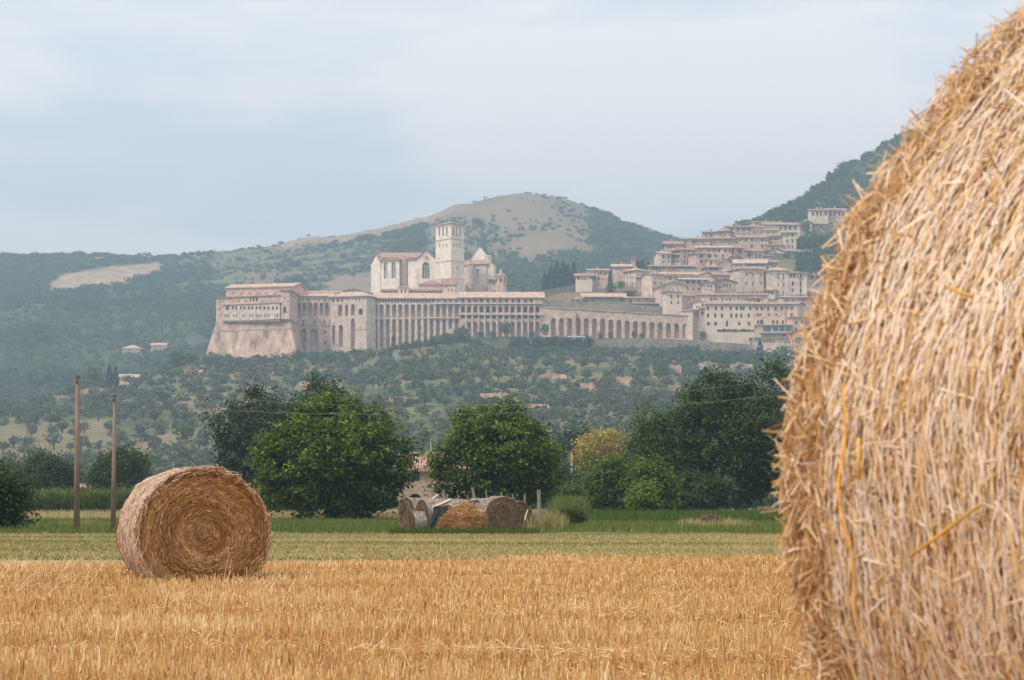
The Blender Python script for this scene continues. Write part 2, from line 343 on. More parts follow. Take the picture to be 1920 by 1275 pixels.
def openings(root, mb, A, B, z0, z1, rows, mw, depth=.5, name='window', z1b=None):
    """rows: (ycentre, w, h, [columns], arch, pane, name, depth) in photo pixels"""
    ops = []; L = np.linalg.norm(np.array(B[:2])-np.array(A[:2])); ang = math.atan2(B[1]-A[1], B[0]-A[0])
    for r in rows:
        yc, w_, h, xs = r[:4]; arch = r[4] if len(r) > 4 else False; pane = M[r[5]] if len(r) > 5 and r[5] else M['dark']
        nm = r[6] if len(r) > 6 and r[6] else name; dp = r[7] if len(r) > 7 else depth
        for x in xs:
            u, D = uat(A, B, x); wm = round(w_*D/F, 1); hm = round(h*D/F, 1); wm = max(wm, .4); hm = max(hm, .5)
            zb = round(zz(yc+h/2, D), 2); zb = max(zb, z0+.05)
            if u < wm/2+.1 or u > L-wm/2-.1: continue
            if zb+hm > min(z1, z1b or z1)-.1: zb = min(z1, z1b or z1)-.15-hm
            if any(abs(u-o[0]) < (wm+o[2])/2+.05 and zb < o[1]+o[3]+.05 and o[1] < zb+hm+.05 for o in ops): continue
            ops.append((u, zb, wm, hm, arch))
            kind = 'cross' if nm == 'traceried_window' else 'w'
            me = niche(wm, hm, dp, arch, mw, pane, kind)
            d = (np.array(B[:2])-np.array(A[:2]))/L
            obj(nm, me, root, (A[0]+d[0]*u-root.location[0], A[1]+d[1]*u-root.location[1], zb-root.location[2]), ang)
    z1b = z1 if z1b is None else z1b
    facade(mb, A, B, z0, z1, z1b, ops)
def grow(q, o):
    q = [np.array(p[:2], float) for p in q]; n = len(q); out = []
    for i in range(n):
        a, b, c = q[i-1], q[i], q[(i+1) % n]; e1 = unit(b-a); e2 = unit(c-b)
        n1 = np.array((e1[1], -e1[0])); n2 = np.array((e2[1], -e2[0])); m_ = unit(n1+n2)
        out.append(b+m_*o/max(.35, float(m_@n1)))
    return out
def roof_mb(q, z, kind, hgt, o=.7, t=.35):
    """q: front-left, front-right, back-right, back-left"""
    b = MB(); g = grow(q, o); P = [np.array((*p, z)) for p in g]; k = o*hgt/6
    up = np.array((0, 0, hgt)); mid = lambda a, c: (a+c)/2
    if kind == 'side':
        r0, r1 = mid(P[0], P[3])+up, mid(P[1], P[2])+up
        b.slab([P[0], P[1], r1, r0], t); b.slab([r0, r1, P[2], P[3]], t)
    elif kind == 'front':
        r0, r1 = mid(P[0], P[1])+up, mid(P[3], P[2])+up
        b.slab([P[0], r0, r1, P[3]], t); b.slab([r0, P[1], P[2], r1], t)
    elif kind == 'shed': b.slab([P[0], P[1], P[2]+up, P[3]+up], t)
    elif kind == 'flat': b.slab(P, t)
    else:
        b.slab(P, t); T = [p+np.array((0, 0, t)) for p in P]
        c = sum(T)/4
        if kind == 'pyramid':
            for i in range(4): b.poly([T[i], T[(i+1) % 4], c+up])
        else:                            # hip: ridge along the longer direction
            l0 = np.linalg.norm(T[1]-T[0]); l1 = np.linalg.norm(T[2]-T[1])
            if l0 >= l1: e0, e1 = mid(T[0], T[3]), mid(T[1], T[2]); f_ = min(.46, l1/l0*.45); ed = [(0, 1), (2, 3)]
            else: e0, e1 = mid(T[0], T[1]), mid(T[2], T[3]); f_ = min(.46, l0/l1*.45); ed = [(1, 2), (3, 0)]
            r0 = e0+(e1-e0)*f_+up; r1 = e1+(e0-e1)*f_+up
            if l0 >= l1:
                b.poly([T[0], T[1], r1, r0]); b.poly([T[2], T[3], r0, r1]); b.poly([T[3], T[0], r0]); b.poly([T[1], T[2], r1])
            else:
                b.poly([T[1], T[2], r1, r0]); b.poly([T[3], T[0], r0, r1]); b.poly([T[0], T[1], r0]); b.poly([T[2], T[3], r1])
    return b
def rel(root, pts): return [(p[0]-root.location[0], p[1]-root.location[1]) for p in pts]
def add_body(root, q, z0, z1, mw, rows=(), rows2=(), roof='side', rh=2., ro='roof', over=.7, depth=.5, wall='wall', chim=0, flat_cap=False, base=None):
    """walls with openings on edge 0 (rows) and edge 1 (rows2), and a roof"""
    b = MB(); b.keep = True; q = [tuple(map(float, p[:2])) for p in q]
    loc = root.location
    sh = MB(); sh.keep = True
    openings(root, sh, q[0], q[1], z0, z1, rows, mw, depth)
    openings(root, sh, q[1], q[2], z0, z1, rows2, mw, depth)
    for i in (2, 3):
        a, c = q[i], q[(i+1) % 4]; sh.poly([(*a, z0), (*c, z0), (*c, z1), (*a, z1)])
    if roof in ('side', 'front', 'shed'):
        md = lambda a, c: ((a[0]+c[0])/2, (a[1]+c[1])/2)
        if roof == 'side': ends = [(q[1], q[2]), (q[3], q[0])]
        else: ends = [(q[0], q[1]), (q[2], q[3])]
        if roof == 'shed':
            sh.poly([(*q[1], z1), (*q[2], z1), (*q[2], z1+rh)]); sh.poly([(*q[3], z1), (*q[0], z1), (*q[3], z1+rh)])
            sh.poly([(*q[2], z1), (*q[3], z1), (*q[3], z1+rh), (*q[2], z1+rh)])
        else:
            for a, c in ends: sh.poly([(*a, z1), (*c, z1), (*md(a, c), z1+rh)])
    if roof is None or flat_cap: sh.poly([(*p, z1) for p in q])
    sh.v = [(v[0]-loc[0], v[1]-loc[1], v[2]-loc[2]) for v in sh.v]
    wo = obj(wall, sh.mesh('wall', mw), root)
    if roof:
        r = roof_mb(rel(root, q), z1-loc[2]+.01, roof, rh, over); ro_ = obj('roof', r.mesh('roof', M[ro]), root)
        for c in range(chim):
            t = random.uniform(.25, .75); s = random.uniform(.3, .7); qq = rel(root, q)
            p = [(qq[0][k]*(1-t)+qq[1][k]*t)*(1-s)+(qq[3][k]*(1-t)+qq[2][k]*t)*s for k in (0, 1)]
            ch = MB(); zt = z1-loc[2]; ch.box((p[0]-.4, p[1]-.4, zt+rh*.2), (p[0]+.4, p[1]+.4, zt+rh+1.3)); ch.box((p[0]-.55, p[1]-.55, zt+rh+1.3), (p[0]+.55, p[1]+.55, zt+rh+1.5))
            co = obj('chimney', ch.mesh('chimney', mw), ro_)
    return wo
def plan(x0, x1, D, depth=12, c=None, dl=None, dr=None):
    """front edge x0..x1 at D, or a corner at column c with the ends dl and dr metres further away"""
    if c is None:
        A = np.array((px(x0, D), D)); B = np.array((px(x1, D+(dr or 0)), D+(dr or 0))); e = unit(B-A); n = np.array((-e[1], e[0]))
        return [A, B, B+n*depth, A+n*depth]
    dl = 8 if dl is None else dl; dr = 8 if dr is None else dr
    Lp = np.array((px(x0, D+dl), D+dl)); C = np.array((px(c, D), D)); R = np.array((px(x1, D+dr), D+dr))
    return [Lp, C, R, Lp+R-C]
def house(name, label, x0, x1, ye, yb, D, mt='pink', rows=(), roof='side', rh=3, ro='roof', depth=11, c=None, dl=None, dr=None, cat='house', group=None, chim=0, over=.7):
    q = plan(x0, x1, D, depth, c, dl, dr); s = D/F
    zt = zz(ye, D); zb = min(zz(yb, D), float(terr(x0, D)), float(terr(x1, D)))-2.5
    ctr = sum(q)/4; root = empty(name, (ctr[0], ctr[1], zb), label, cat, group)
    r1 = []; r2 = []
    for r in rows:
        if c is None: r1.append(r)
        else:
            a = [x for x in r[3] if x < c]; b = [x for x in r[3] if x > c]
            if a: r1.append((*r[:3], a, *r[4:]))
            if b: r2.append((*r[:3], b, *r[4:]))
    # for a gable front yb..ye is the eave and rh the gable
    add_body(root, q, zb, zt, M[mt], r1, r2, roof, rh*s, ro, chim=chim, over=over)
    return root
# ------------------------------------------------------------ the convent with its bastion and arcades
S = 1225/F
def seq(a, b, n): return list(np.linspace(a, b, n))
cv = empty('convent', W3(700, 660, 1225), 'long pink stone convent with battered bastion and tall arcades below the white church', 'convent')
def pt2(x, D): return (px(x, D), D)
def section(wall, xa, Da, xb, Db, yt, yb, rows, mt='pink', depth=14, roof='hip', rh=10, ro='roofp', rows2=(), x2=None, D2=None, dep=2.4, over=1.0):
    A, B = np.array(pt2(xa, Da)), np.array(pt2(xb, Db))
    if x2: C = np.array(pt2(x2, D2)); q = [A, B, C, A+C-B]
    else: e = unit(B-A); n = np.array((-e[1], e[0])); q = [A, B, B+n*depth, A+n*depth]
    add_body(cv, q, zz(yb, Da), zz(yt, Da), M[mt], rows, rows2, roof, rh*S, ro, over=over, depth=dep, wall=wall)
    return q
sm = lambda y, xs, w_=2.2, h=4.5, a=False, p='dark', n='window', d=.5: (y, w_, h, xs, a, p, n, d)
ar = lambda y, xs, w_, h, p='pink', d=2.6: (y, w_, h, xs, True, p, 'arch', d)
# bastion: battered base, then the upright storeys
qb = [np.array(p) for p in (pt2(405, 1213), pt2(542, 1195), pt2(558, 1226), pt2(424, 1243))]
sb = MB(); base = grow(qb, 6.3); zt, zb = zz(598, 1195), zz(676, 1195)
lc = cv.location
fl = lambda ps: [(p[0]-lc[0], p[1]-lc[1]) for p in ps]
mid_ = [qb[i]+(base[i]-qb[i])*.42 for i in range(4)]
sb.prism(fl(mid_), zz(632, 1195)-lc[2], zz(598, 1195)-lc[2], cap=False); sb.v = []; sb.f = []; sb.m = []
zs_ = [zt-lc[2], zz(616, 1195)-lc[2], zb-lc[2]-6]; rings = [fl(qb), fl([qb[i]+(base[i]-qb[i])*.17 for i in range(4)]), fl(grow(qb, 7.8))]
for k in range(2):
    for i in range(4):
        j = (i+1) % 4
        sb.poly([(*rings[k+1][i], zs_[k+1]), (*rings[k+1][j], zs_[k+1]), (*rings[k][j], zs_[k]), (*rings[k][i], zs_[k])])
obj('scarp', sb.mesh('scarp', M['scarp']), cv)
sc2 = MB(); g = fl(grow([qb[i]+(base[i]-qb[i])*.17 for i in range(4)], .35)); sc2.prism(g, zs_[1]-.5, zs_[1]+.3); obj('string_course', sc2.mesh('course', M['tan']), cv)
add_body(cv, qb, zt, zz(559, 1213), M['pink'],
  [sm(565, [413, 419, 430, 438.5, 448.5, 460, 491, 502, 510, 522], 2, 4), sm(561.5, [470, 475.5, 481], 3.6, 8, True, n='arch', d=1.2), (579, 2.4, 7, [412]), (592, 2, 4, [414])],
  [sm(559.5, [548], 2, 4)], 'hip', 4*S, 'roof', wall='wall', depth=.6, over=.8)
# stepped upper storey with a long shallow roof
qu = [np.array(p) for p in (pt2(424, 1222), pt2(548, 1212), pt2(575, 1240), pt2(448, 1250))]
add_body(cv, qu, zz(560, 1215), zz(541, 1222), M['pink'],
  [sm(550, [435.5, 438.5, 452, 455.5, 467, 470, 482.5, 486, 498, 501.5, 514, 517.5], 1.6, 5, True)], [sm(544, [555, 558, 561], 2, 5, True)], 'side', 11*S, 'roofp', wall='wall', depth=.5, over=.8)
# corner turret on the bastion
qt = [np.array(p) for p in (pt2(527, 1194.2), pt2(542.5, 1192.6), pt2(558.5, 1222), pt2(545, 1228))]
add_body(cv, qt, zz(599, 1195), zz(545, 1194), M['pink'], [sm(559.5, [534], 2, 4), (581, 6, 12, [533.8], True, 'dark', 'arch', 1.2)], [sm(559.5, [547.5], 1.6, 4), (581.5, 4.4, 12, [549], True, 'dark', 'arch', 1.2)], 'pyramid', 5*S, 'roof', wall='turret_wall', over=.9)
# projecting loggia on the bastion front
ql = [np.array(p) for p in (pt2(418, 1209.4), pt2(525, 1194.2), pt2(525.4, 1200.), pt2(418.2, 1215.2))]
add_body(cv, ql, zz(599.5, 1200), zz(571.5, 1205), M['pale'],
  [(577, 7.5, 8.5, [426.4], True, 'glass', 'arch', .9), (577.2, 4.6, 6.5, [436.5, 443, 451.5, 458, 466.5, 473, 481, 487.5, 496, 503, 512, 519], True, 'glass', 'arch', .9),
   sm(592, [421.5, 425, 429, 438.5, 442.7, 454.5, 458.8, 469, 473.5, 480.5, 484.5, 488.5, 496, 500.3, 504.5, 515.5, 520], 2.1, 6)], (), 'shed', 2*S, 'roof', wall='loggia_wall', over=.5)
cb = MB()                                # corbels under the loggia
for x in seq(419, 524, 34):
    t = (x-418)/107; D = 1209.4+(1194.2-1209.4)*t; p = W3(x, 601.5, D); cb.box((p[0]-lc[0]-.25, p[1]-lc[1]-.1, p[2]-lc[2]-.5), (p[0]-lc[0]+.25, p[1]-lc[1]+1.2, p[2]-lc[2]+.6))
o_ = obj('corbel', cb.mesh('corbels', M['tan']), cv); o_['kind'] = 'stuff'
# recessed wing
section('wall', 556, 1224, 621, 1224, 556, 672, [sm(562, [562.5, 568.5, 579, 589, 598, 608.5], 2, 4), ar(579.5, [560.8, 570.6, 581, 592, 602.5, 612.8], 7.2, 24),
  sm(606, [568.3], 3, 12), sm(604, [590, 608.5], 2.6, 7), sm(610.5, [564, 583, 586.8, 590.5, 594], 2, 4.5, True), sm(611, [605, 608.8, 612.4, 616], 2, 5, True),
  ar(636, [569], 10.5, 40, d=3), ar(636, [588.7], 16, 40, d=3), (623, 4, 5, [610], False, 'dark', 'window', .5), (642, 4, 6, [609], True, 'dark', 'window', .5)], roof='side', rh=9, depth=24)
# wing with the pale pier
section('wall', 620.5, 1220, 687, 1214, 557.5, 672, [sm(563, [624.6, 633, 641.4], 4, 6, d=1), sm(561.5, [651, 656, 661, 667, 674, 681], 1.8, 4),
  ar(583, [624.8], 8.6, 22), ar(582, [637.8], 9, 22), ar(581.6, [649.8], 6.6, 21), ar(580.5, [661.4], 8, 22),
  ar(627.5, [625.3], 6.8, 37, d=3), ar(629.5, [639], 8.6, 41, d=3), ar(626, [661.4], 8.4, 58, d=3), (584, 8.5, 12, [676.2], True, 'dark', 'arch', 1.5), sm(614, [676], 1.6, 4)],
  'pale', rows2=[sm(561.5, [691, 697], 1.6, 4), (583.5, 4.6, 12, [694.3], True, 'dark', 'arch', 1.2), sm(625, [695], 1.8, 4), sm(645, [695], 1.8, 4)], x2=703, D2=1222, roof='hip', rh=9)
qs = MB()
for (xa, Da, xb, Db) in ((666.5, 1215.6, 687.4, 1213.6),):
    A, B = pt2(xa, Da), pt2(xb, Db); qs.prism(fl([(A[0], A[1]), (B[0], B[1]), (B[0], B[1]+.8), (A[0], A[1]+.8)]), zz(617.5, 1214)-lc[2], zz(616.5, 1214)-lc[2]+.1)
obj('string_course', qs.mesh('course', M['tan']), cv)
# long double arcade
AX = [706.2]+seq(715.2, 856, 13); AX = [706.2]+[715.5+11.72*k for k in range(13)]
yb_ = lambda x: np.interp(x, [703, 790, 830, 862], [662, 650, 636, 626])
section('wall', 703, 1222, 861, 1224, 560, 672, [sm(563.8, seq(706, 812, 19), 3.6, 5.5, d=1.0, n='window'), sm(563.5, [822, 835, 844.5, 855.5], 3, 6)] +
  [ar(582.5, [x], 7.6 if x > 710 else 4, 24) for x in AX] + [ar((598+yb_(x))/2, [x], 6.8 if x > 710 else 4, yb_(x)-598, d=3) for x in AX[:-2]] +
  [ar(607.5, [x], 7, 18, d=3) for x in AX[-2:]], 'pale', depth=22, roof='side', rh=13)
BX = [868+11.68*k for k in range(13)]
section('wall', 861, 1223.6, 1018, 1224, 559, 646, [(563.8, 5, 7, [x for x in BX[:-1]], False, 'dark', 'window', .6), (580, 6.8, 11.5, BX, True, 'dark', 'arch', 1.2),
  (593.5, 7, 6.6, BX, True, 'dark', 'window', 1.0)] + [ar(617.5, [x], 7, 29, d=2.6) for x in BX[1:]] + [(616, 6.6, 10, [868.2], True, 'dark', 'arch', 1.0)], 'pink', depth=22, roof='side', rh=14)
pl = MB()                                # piers between the bays and a string course, standing proud
for x in [x+5.84 for x in BX[:-1]]:
    p = W3(x, 640, 1223.5); pl.box((p[0]-lc[0]-.28, p[1]-lc[1]-.5, p[2]-lc[2]), (p[0]-lc[0]+.28, p[1]-lc[1]+.4, zz(568, 1223.5)-lc[2]))
o_ = obj('pilaster', pl.mesh('pilasters', M['pale']), cv); o_['kind'] = 'stuff'
st = MB()
for y0, xa, xb in ((595.6, 704, 861), (589.5, 861, 1018), (568.8, 812, 1018)):
    a, b = W3(xa, y0, 1223), W3(xb, y0, 1223); st.box((a[0]-lc[0], a[1]-lc[1]-.35, a[2]-lc[2]-.3), (b[0]-lc[0], b[1]-lc[1]+1.3, a[2]-lc[2]+.2))
obj('string_course', st.mesh('course', M['pale']), cv)
# roofscape behind the parapets
for (xa, xb, ye, D, dep, kind, rh) in ((575, 640, 549, 1245, 18, 'side', 5), (625, 700, 551, 1250, 20, 'front', 10), (660, 745, 553, 1256, 16, 'side', 6)):
    q = plan(xa, xb, D, dep); add_body(cv, q, zz(ye+14, D), zz(ye, D), M['pink'], (), (), kind, rh*S, 'roofp', wall='wall')
# lower square arcade
arc = empty('arcade', W3(1160, 634, 1222), 'low pink stone arcade wall running right from the convent with nineteen arches', 'arcade')
A, B = pt2(1018.3, 1223.8), pt2(1314, 1216)
am = MB(); am.keep = True; CX = [1021.8+15.42*k for k in range(19)]
rows = []
for k, x in enumerate(CX):
    t = k/18; ty = 592+15.8*t; by = 634 if k < 17 else (634 if k == 17 else 619)
    if k in (16,): pass
    rows.append(ar((ty+by)/2, [x], 9.0 if k < 17 else 8, by-ty, 'pink', 3.0))
zA, zB = zz(577, 1223.8), zz(594, 1216); z0 = zz(640, 1220)
openings(arc, am, A, B, z0, zA, rows+[sm(584, [1037, 1071, 1104], 1.8, 3)], M['pink'], z1b=zB)
am.poly([(*A, zA), (*B, zB), (B[0], B[1]+9, zB), (A[0], A[1]+9, zA)]); am.poly([(*B, z0), (B[0], B[1]+9, z0), (B[0], B[1]+9, zB), (*B, zB)])
al = arc.location; am.v = [(v[0]-al[0], v[1]-al[1], v[2]-al[2]) for v in am.v]; obj('wall', am.mesh('wall', M['pink']), arc)
cp = MB(); cp.slab([(A[0]-al[0], A[1]-al[1]-.5, zA-al[2]), (B[0]-al[0], B[1]-al[1]-.5, zB-al[2]), (B[0]-al[0], B[1]-al[1]+.5, zB-al[2]), (A[0]-al[0], A[1]-al[1]+.5, zA-al[2])], .5); obj('coping', cp.mesh('coping', M['tan']), arc)
bt = MB()
for x in (1079, 1202):
    p = W3(x, 640, 1219.5); bt.box((p[0]-al[0]-.3, p[1]-al[1]+.3, p[2]-al[2]), (p[0]-al[0]+.3, p[1]-al[1]+3.2, zz(np.interp(x, [1018, 1314], [580, 597]), 1220)-al[2])); 
obj('buttress', bt.mesh('buttress', M['tan']), arc)
def swall(name, label, xa, ya, Da, xb, yb2, Db, hgt, mt, cat='wall', th=.8, base=3, n=1):
    """free-standing wall whose top runs through two photo points"""
    a = W3(xa, ya, Da); b = W3(xb, yb2, Db); c = (a+b)/2; root = MB()
    for k in range(n):
        p = a+(b-a)*k/n; q = a+(b-a)*(k+1)/n
        P = [p, q, q+(0, th, 0), p+(0, th, 0)]
        lo = [np.array((v[0], v[1], v[2]-hgt-base)) for v in P]
        P = [v-c for v in P]; lo = [v-c for v in lo]
        root.poly(P)
        for i in range(4): root.poly([lo[i], lo[(i+1) % 4], P[(i+1) % 4], P[i]])
    o = obj(name, root.mesh(name, M[mt]), loc=c); return tag(o, label, cat)
M['wallg'] = flat('grey brown masonry', (.25, .205, .17), v=.42, scale=.5, det=10, nrough=.75, bump=.2, bscale=1.2)
swall('parapet_wall', 'grey stone parapet of the upper square behind the sloping arcade top', 1016, 562, 1250, 1300, 578, 1236, 6, 'wallg')
swall('retaining_wall', 'high grey retaining wall below the road in front of the arcade', 1100, 636, 1198, 1232, 636, 1198, 9, 'wallg')
swall('retaining_wall', 'short grey retaining wall hung with ivy below the convent end', 955, 636.5, 1198, 1098, 636.5, 1198, 8, 'wallg')
swall('retaining_wall', 'rough stone wall beneath the green pergola of the hotel garden', 1312, 640, 1186, 1408, 645, 1184, 6, 'wallg')
swall('retaining_wall', 'ivy topped wall below the road at the right end of the arcade', 1233, 637, 1198, 1311, 638, 1198, 8, 'wallg')
swall('city_wall', 'grey town wall climbing to the right under the cypresses', 975, 553, 1262, 1078, 533, 1300, 5, 'wallg')
# ------------------------------------------------------------ basilica
bs = empty('basilica', W3(790, 548, 1275), 'white gothic basilica with tiled roofs above the convent arcades', 'church')
def bbody(q, yt, yb, D, mt='white', **k): return add_body(bs, [np.array(p) for p in q], zz(yb, D), zz(yt, D), M[mt], **k)
T2 = lambda X, Y: (660+X/4.25, 390+Y/4.25)
# left transept end, apse walls, gabled front
bbody([pt2(695.5, 1283), pt2(713, 1272), pt2(731, 1288), pt2(712, 1299)], 492, 560, 1275, rows=[(512, 1.2, 4, [710])], roof='front', rh=16*S, ro='roof', over=.6)
bbody([pt2(713, 1272.5), pt2(749, 1269), pt2(752, 1295), pt2(716, 1298)], 489, 560, 1272, rows=[(507.5, 6.6, 30, [722.8], True, 'glass', 'traceried_window', .9), (507, 8.6, 30, [737.8], True, 'glass', 'traceried_window', .9)], roof='shed', rh=9*S, ro='roof', over=.9)
bbody([pt2(765, 1270), pt2(780.5, 1268), pt2(782, 1290), pt2(766, 1292)], 488, 560, 1270, roof='shed', rh=8*S, ro='roof', over=.7)
bbody([pt2(780.5, 1266), pt2(818, 1266.5), pt2(818, 1300), pt2(781, 1300)], 487.5, 560, 1266, rows=[(507, 13.5, 31, [798.5], True, 'glass', 'traceried_window', 1.1)], roof='front', rh=18*S, ro='roof', over=.5)
bbody([pt2(796.6, 1265.8), pt2(802, 1265.8), pt2(802, 1266), pt2(796.6, 1266)], 479.5, 485, 1265.8, mt='tan', roof=None, wall='gable_vent')
bbody([pt2(714, 1285), pt2(790, 1285), pt2(790, 1308), pt2(714, 1308)], 484, 500, 1285, roof='side', rh=14*S, ro='roof')
def round_tower(parent, x, D, r, yt, yb, mt, n=14, cap=None, name='turret', rt='roof'):
    p = W3(x, yb, D); b = MB(); lo = parent.location
    z0, z1 = zz(yb, D)-lo[2], zz(yt, D)-lo[2]; c = (p[0]-lo[0], p[1]-lo[1])
    ring = [(c[0]+r*math.cos(t), c[1]+r*math.sin(t)) for t in np.linspace(0, 2*math.pi, n, False)]
    b.prism(ring, z0, z1); o = obj(name, b.mesh(name, M[mt]), parent)
    if cap:
        k = MB(); ring2 = [(c[0]+r*1.12*math.cos(t), c[1]+r*1.12*math.sin(t)) for t in np.linspace(0, 2*math.pi, n, False)]
        k.prism(ring2, z1, z1+.35)
        for i in range(n): k.poly([(*ring2[i], z1+.35), (*ring2[(i+1) % n], z1+.35), (*c, z1+.35+cap)])
        obj('cap', k.mesh('cap', M[rt]), o)
    return o
round_tower(bs, 757.3, 1274, 2.35, 487.5, 560, 'pale', cap=2.2)
# nave to the right of the tower, apse and facade
bbody([pt2(868, 1290), pt2(912, 1282), pt2(914, 1306), pt2(870, 1312)], 497, 560, 1286, mt='white', rows=[(518, 6, 27, [895.6], True, 'glass', 'traceried_window', .9)], roof='side', rh=13*S, ro='roof', over=.8)
round_tower(bs, 882, 1286, 2.3, 497.5, 560, 'pale', cap=2.2)
bbody([pt2(884, 1308), pt2(914, 1302), pt2(916, 1304), pt2(886, 1310)], 484, 560, 1302, roof='front', rh=22*S, ro='white', over=.2)
bbody([pt2(908.5, 1284), pt2(926, 1280), pt2(930, 1295), pt2(912, 1299)], 497, 560, 1282, roof='flat', rh=0, ro='pale', over=.2)
round_tower(bs, 915.5, 1287, 1.85, 481.5, 500, 'pale', cap=.5, rt='white')
fn = MB(); p = W3(898, 463, 1304); q_ = [c - d for c, d in zip(p, bs.location)]; fn.bar((q_[0], q_[1], q_[2]-1), (q_[0], q_[1], q_[2]+1.6), .12); fn.bar((q_[0]-.5, q_[1], q_[2]+1), (q_[0]+.5, q_[1], q_[2]+1), .1); obj('cross', fn.mesh('cross', M['tan']), bs)
# flying stairs / buttresses
for (xa, ya, xb, yb2) in ((872, 530, 889, 548), (885, 526, 917, 549), (905, 536, 930, 553)):
    a, b = W3(xa, ya, 1276), W3(xb, yb2, 1270); fb = MB(); lo = bs.location
    A_ = [a, b, (b[0], b[1], zz(560, 1272)), (a[0], a[1], zz(560, 1272))]
    f0 = [(v[0]-lo[0], v[1]-lo[1], v[2]-lo[2]) for v in A_]; f1 = [(v[0], v[1]+1.2, v[2]) for v in f0]
    fb.poly(f0); fb.poly(f1[::-1])
    for i in range(4): fb.poly([f0[i], f0[(i+1) % 4], f1[(i+1) % 4], f1[i]])
    obj('buttress', fb.mesh('buttress', M['pale']), bs)
# bell tower
bt_ = empty('bell_tower', W3(843, 548, 1262), 'tall square white bell tower with red tiled pyramid roof and arched belfry', 'bell tower')
q = [np.array(p) for p in (pt2(816.8, 1266), pt2(846, 1255), pt2(870.3, 1263), pt2(841, 1274))]
add_body(bt_, q, zz(560, 1258), zz(419, 1255), M['white'],
   [(434, 4.8, 18, [823.7, 830.9, 837.8], True, 'tan', 'arch', 1.6), (460, 3, 8, [824.6, 830.8, 837.6], True, 'dark', 'window', .7)],
   [(434, 4.4, 18, [850, 856.2, 862.6], True, 'tan', 'arch', 1.6), (460, 3, 8, [851.2, 857, 862.8], True, 'dark', 'window', .7), (502, 4.2, 6.4, [857.6], False, 'dark', 'window', .6), (531, 1.4, 4, [858], False, 'dark', 'window', .6)],
   'pyramid', 6.4*S, 'roof', over=.7)
for y in (446.8, 488, 521, 421.5):
    b = MB(); g = rel(bt_, grow(q, .28)); z = zz(y, 1255)-bt_.location[2]; b.prism(g, z-.25, z+.2); obj('string_course', b.mesh('course', M['pale']), bt_)
# small cupola building right of the church
ct = empty('octagonal_turret', W3(939, 549, 1268), 'small pink octagonal turret with a lantern right of the church', 'turret')
def octa(x, D, r, yt, yb, name, mt, rows=0):
    p = W3(x, yb, D); lo = ct.location; c = (p[0], p[1]); b = MB(); b.keep = True
    ring = [(c[0]+r*math.cos(t), c[1]+r*math.sin(t)) for t in np.linspace(math.pi/8-math.pi, math.pi/8+math.pi, 8, False)]
    z0, z1 = zz(yb, D), zz(yt, D)
    for i in range(8):
        A_, B_ = ring[i], ring[(i+1) % 8]; ops = []
        front = (A_[1]+B_[1])/2 < D-.3
        if rows and front:
            u = np.linalg.norm(np.array(B_)-A_)/2; w_ = 1.0; h = 2.4; zb = z1-3.4; ops = [(u, zb, w_, h, True)]
            d = unit(np.array(B_)-A_); ang = math.atan2(d[1], d[0])
            obj('window', niche(w_, h, .5, True, M[mt], M['dark']), ct, (A_[0]+d[0]*u-lo[0], A_[1]+d[1]*u-lo[1], zb-lo[2]), ang)
        facade(b, A_, B_, z0, z1, z1, ops)
    b.v = [(v[0]-lo[0], v[1]-lo[1], v[2]-lo[2]) for v in b.v]; obj(name, b.mesh(name, M[mt]), ct)
    k = MB(); g = [(v[0]-lo[0], v[1]-lo[1]) for v in grow(ring, .4)]; k.prism(g, z1-lo[2], z1-lo[2]+.3)
    for i in range(8): k.poly([(*g[i], z1-lo[2]+.3), (*g[(i+1) % 8], z1-lo[2]+.3), (c[0]-lo[0], c[1]-lo[1], z1-lo[2]+2.2)])
    obj('roof', k.mesh('roof', M['roof']), ct)
octa(938.8, 1268, 3.35, 518.5, 556, 'wall', 'pink', 1)
p = W3(938.8, 512, 1268); lo = ct.location
b = MB(); b.bar((p[0]-lo[0], p[1]-lo[1], p[2]-lo[2]-1), (p[0]-lo[0], p[1]-lo[1], p[2]-lo[2]+.9), .75, 8, r2=.65); b.bar((p[0]-lo[0], p[1]-lo[1], p[2]-lo[2]+.9), (p[0]-lo[0], p[1]-lo[1], p[2]-lo[2]+1.9), .8, 8, r2=.1); b.bar((p[0]-lo[0], p[1]-lo[1], p[2]-lo[2]+1.9), (p[0]-lo[0], p[1]-lo[1], p[2]-lo[2]+3), .06); obj('lantern', b.mesh('lantern', M['pale']), ct)
# low buildings in front of the church
house('low_house', 'long low brown wing under the big church window', 716, 827, 546, 566, 1256, 'tan', [(550, 1.6, 4, seq(775, 822, 7))], 'side', 5, 'roofb', depth=10, cat='building')
house('low_house', 'small hip roofed house between church window and bell tower', 787, 830, 534.5, 560, 1259, 'pale', [], 'hip', 8, 'roofb', depth=9, cat='building')
house('low_house', 'small pale house with gable against the bell tower foot', 829.5, 853, 534.5, 565, 1249, 'pale', [(544, 2, 5, [840.5, 847])], 'side', 12, 'roofb', depth=8, cat='building')
house('low_house', 'green tinged small shed roof below the round church turret', 746, 766, 539, 560, 1250, 'cream', [(546, 3, 6, [753, 760])], 'shed', 3, 'roofp', depth=6, cat='building')
house('low_house', 'little brown porch with three arches beside the octagonal turret', 915, 931, 525, 556, 1266, 'tan', [(530, 2.2, 7, [918.5, 922.5, 926.5], True)], 'shed', 3, 'roofb', depth=6, cat='building')
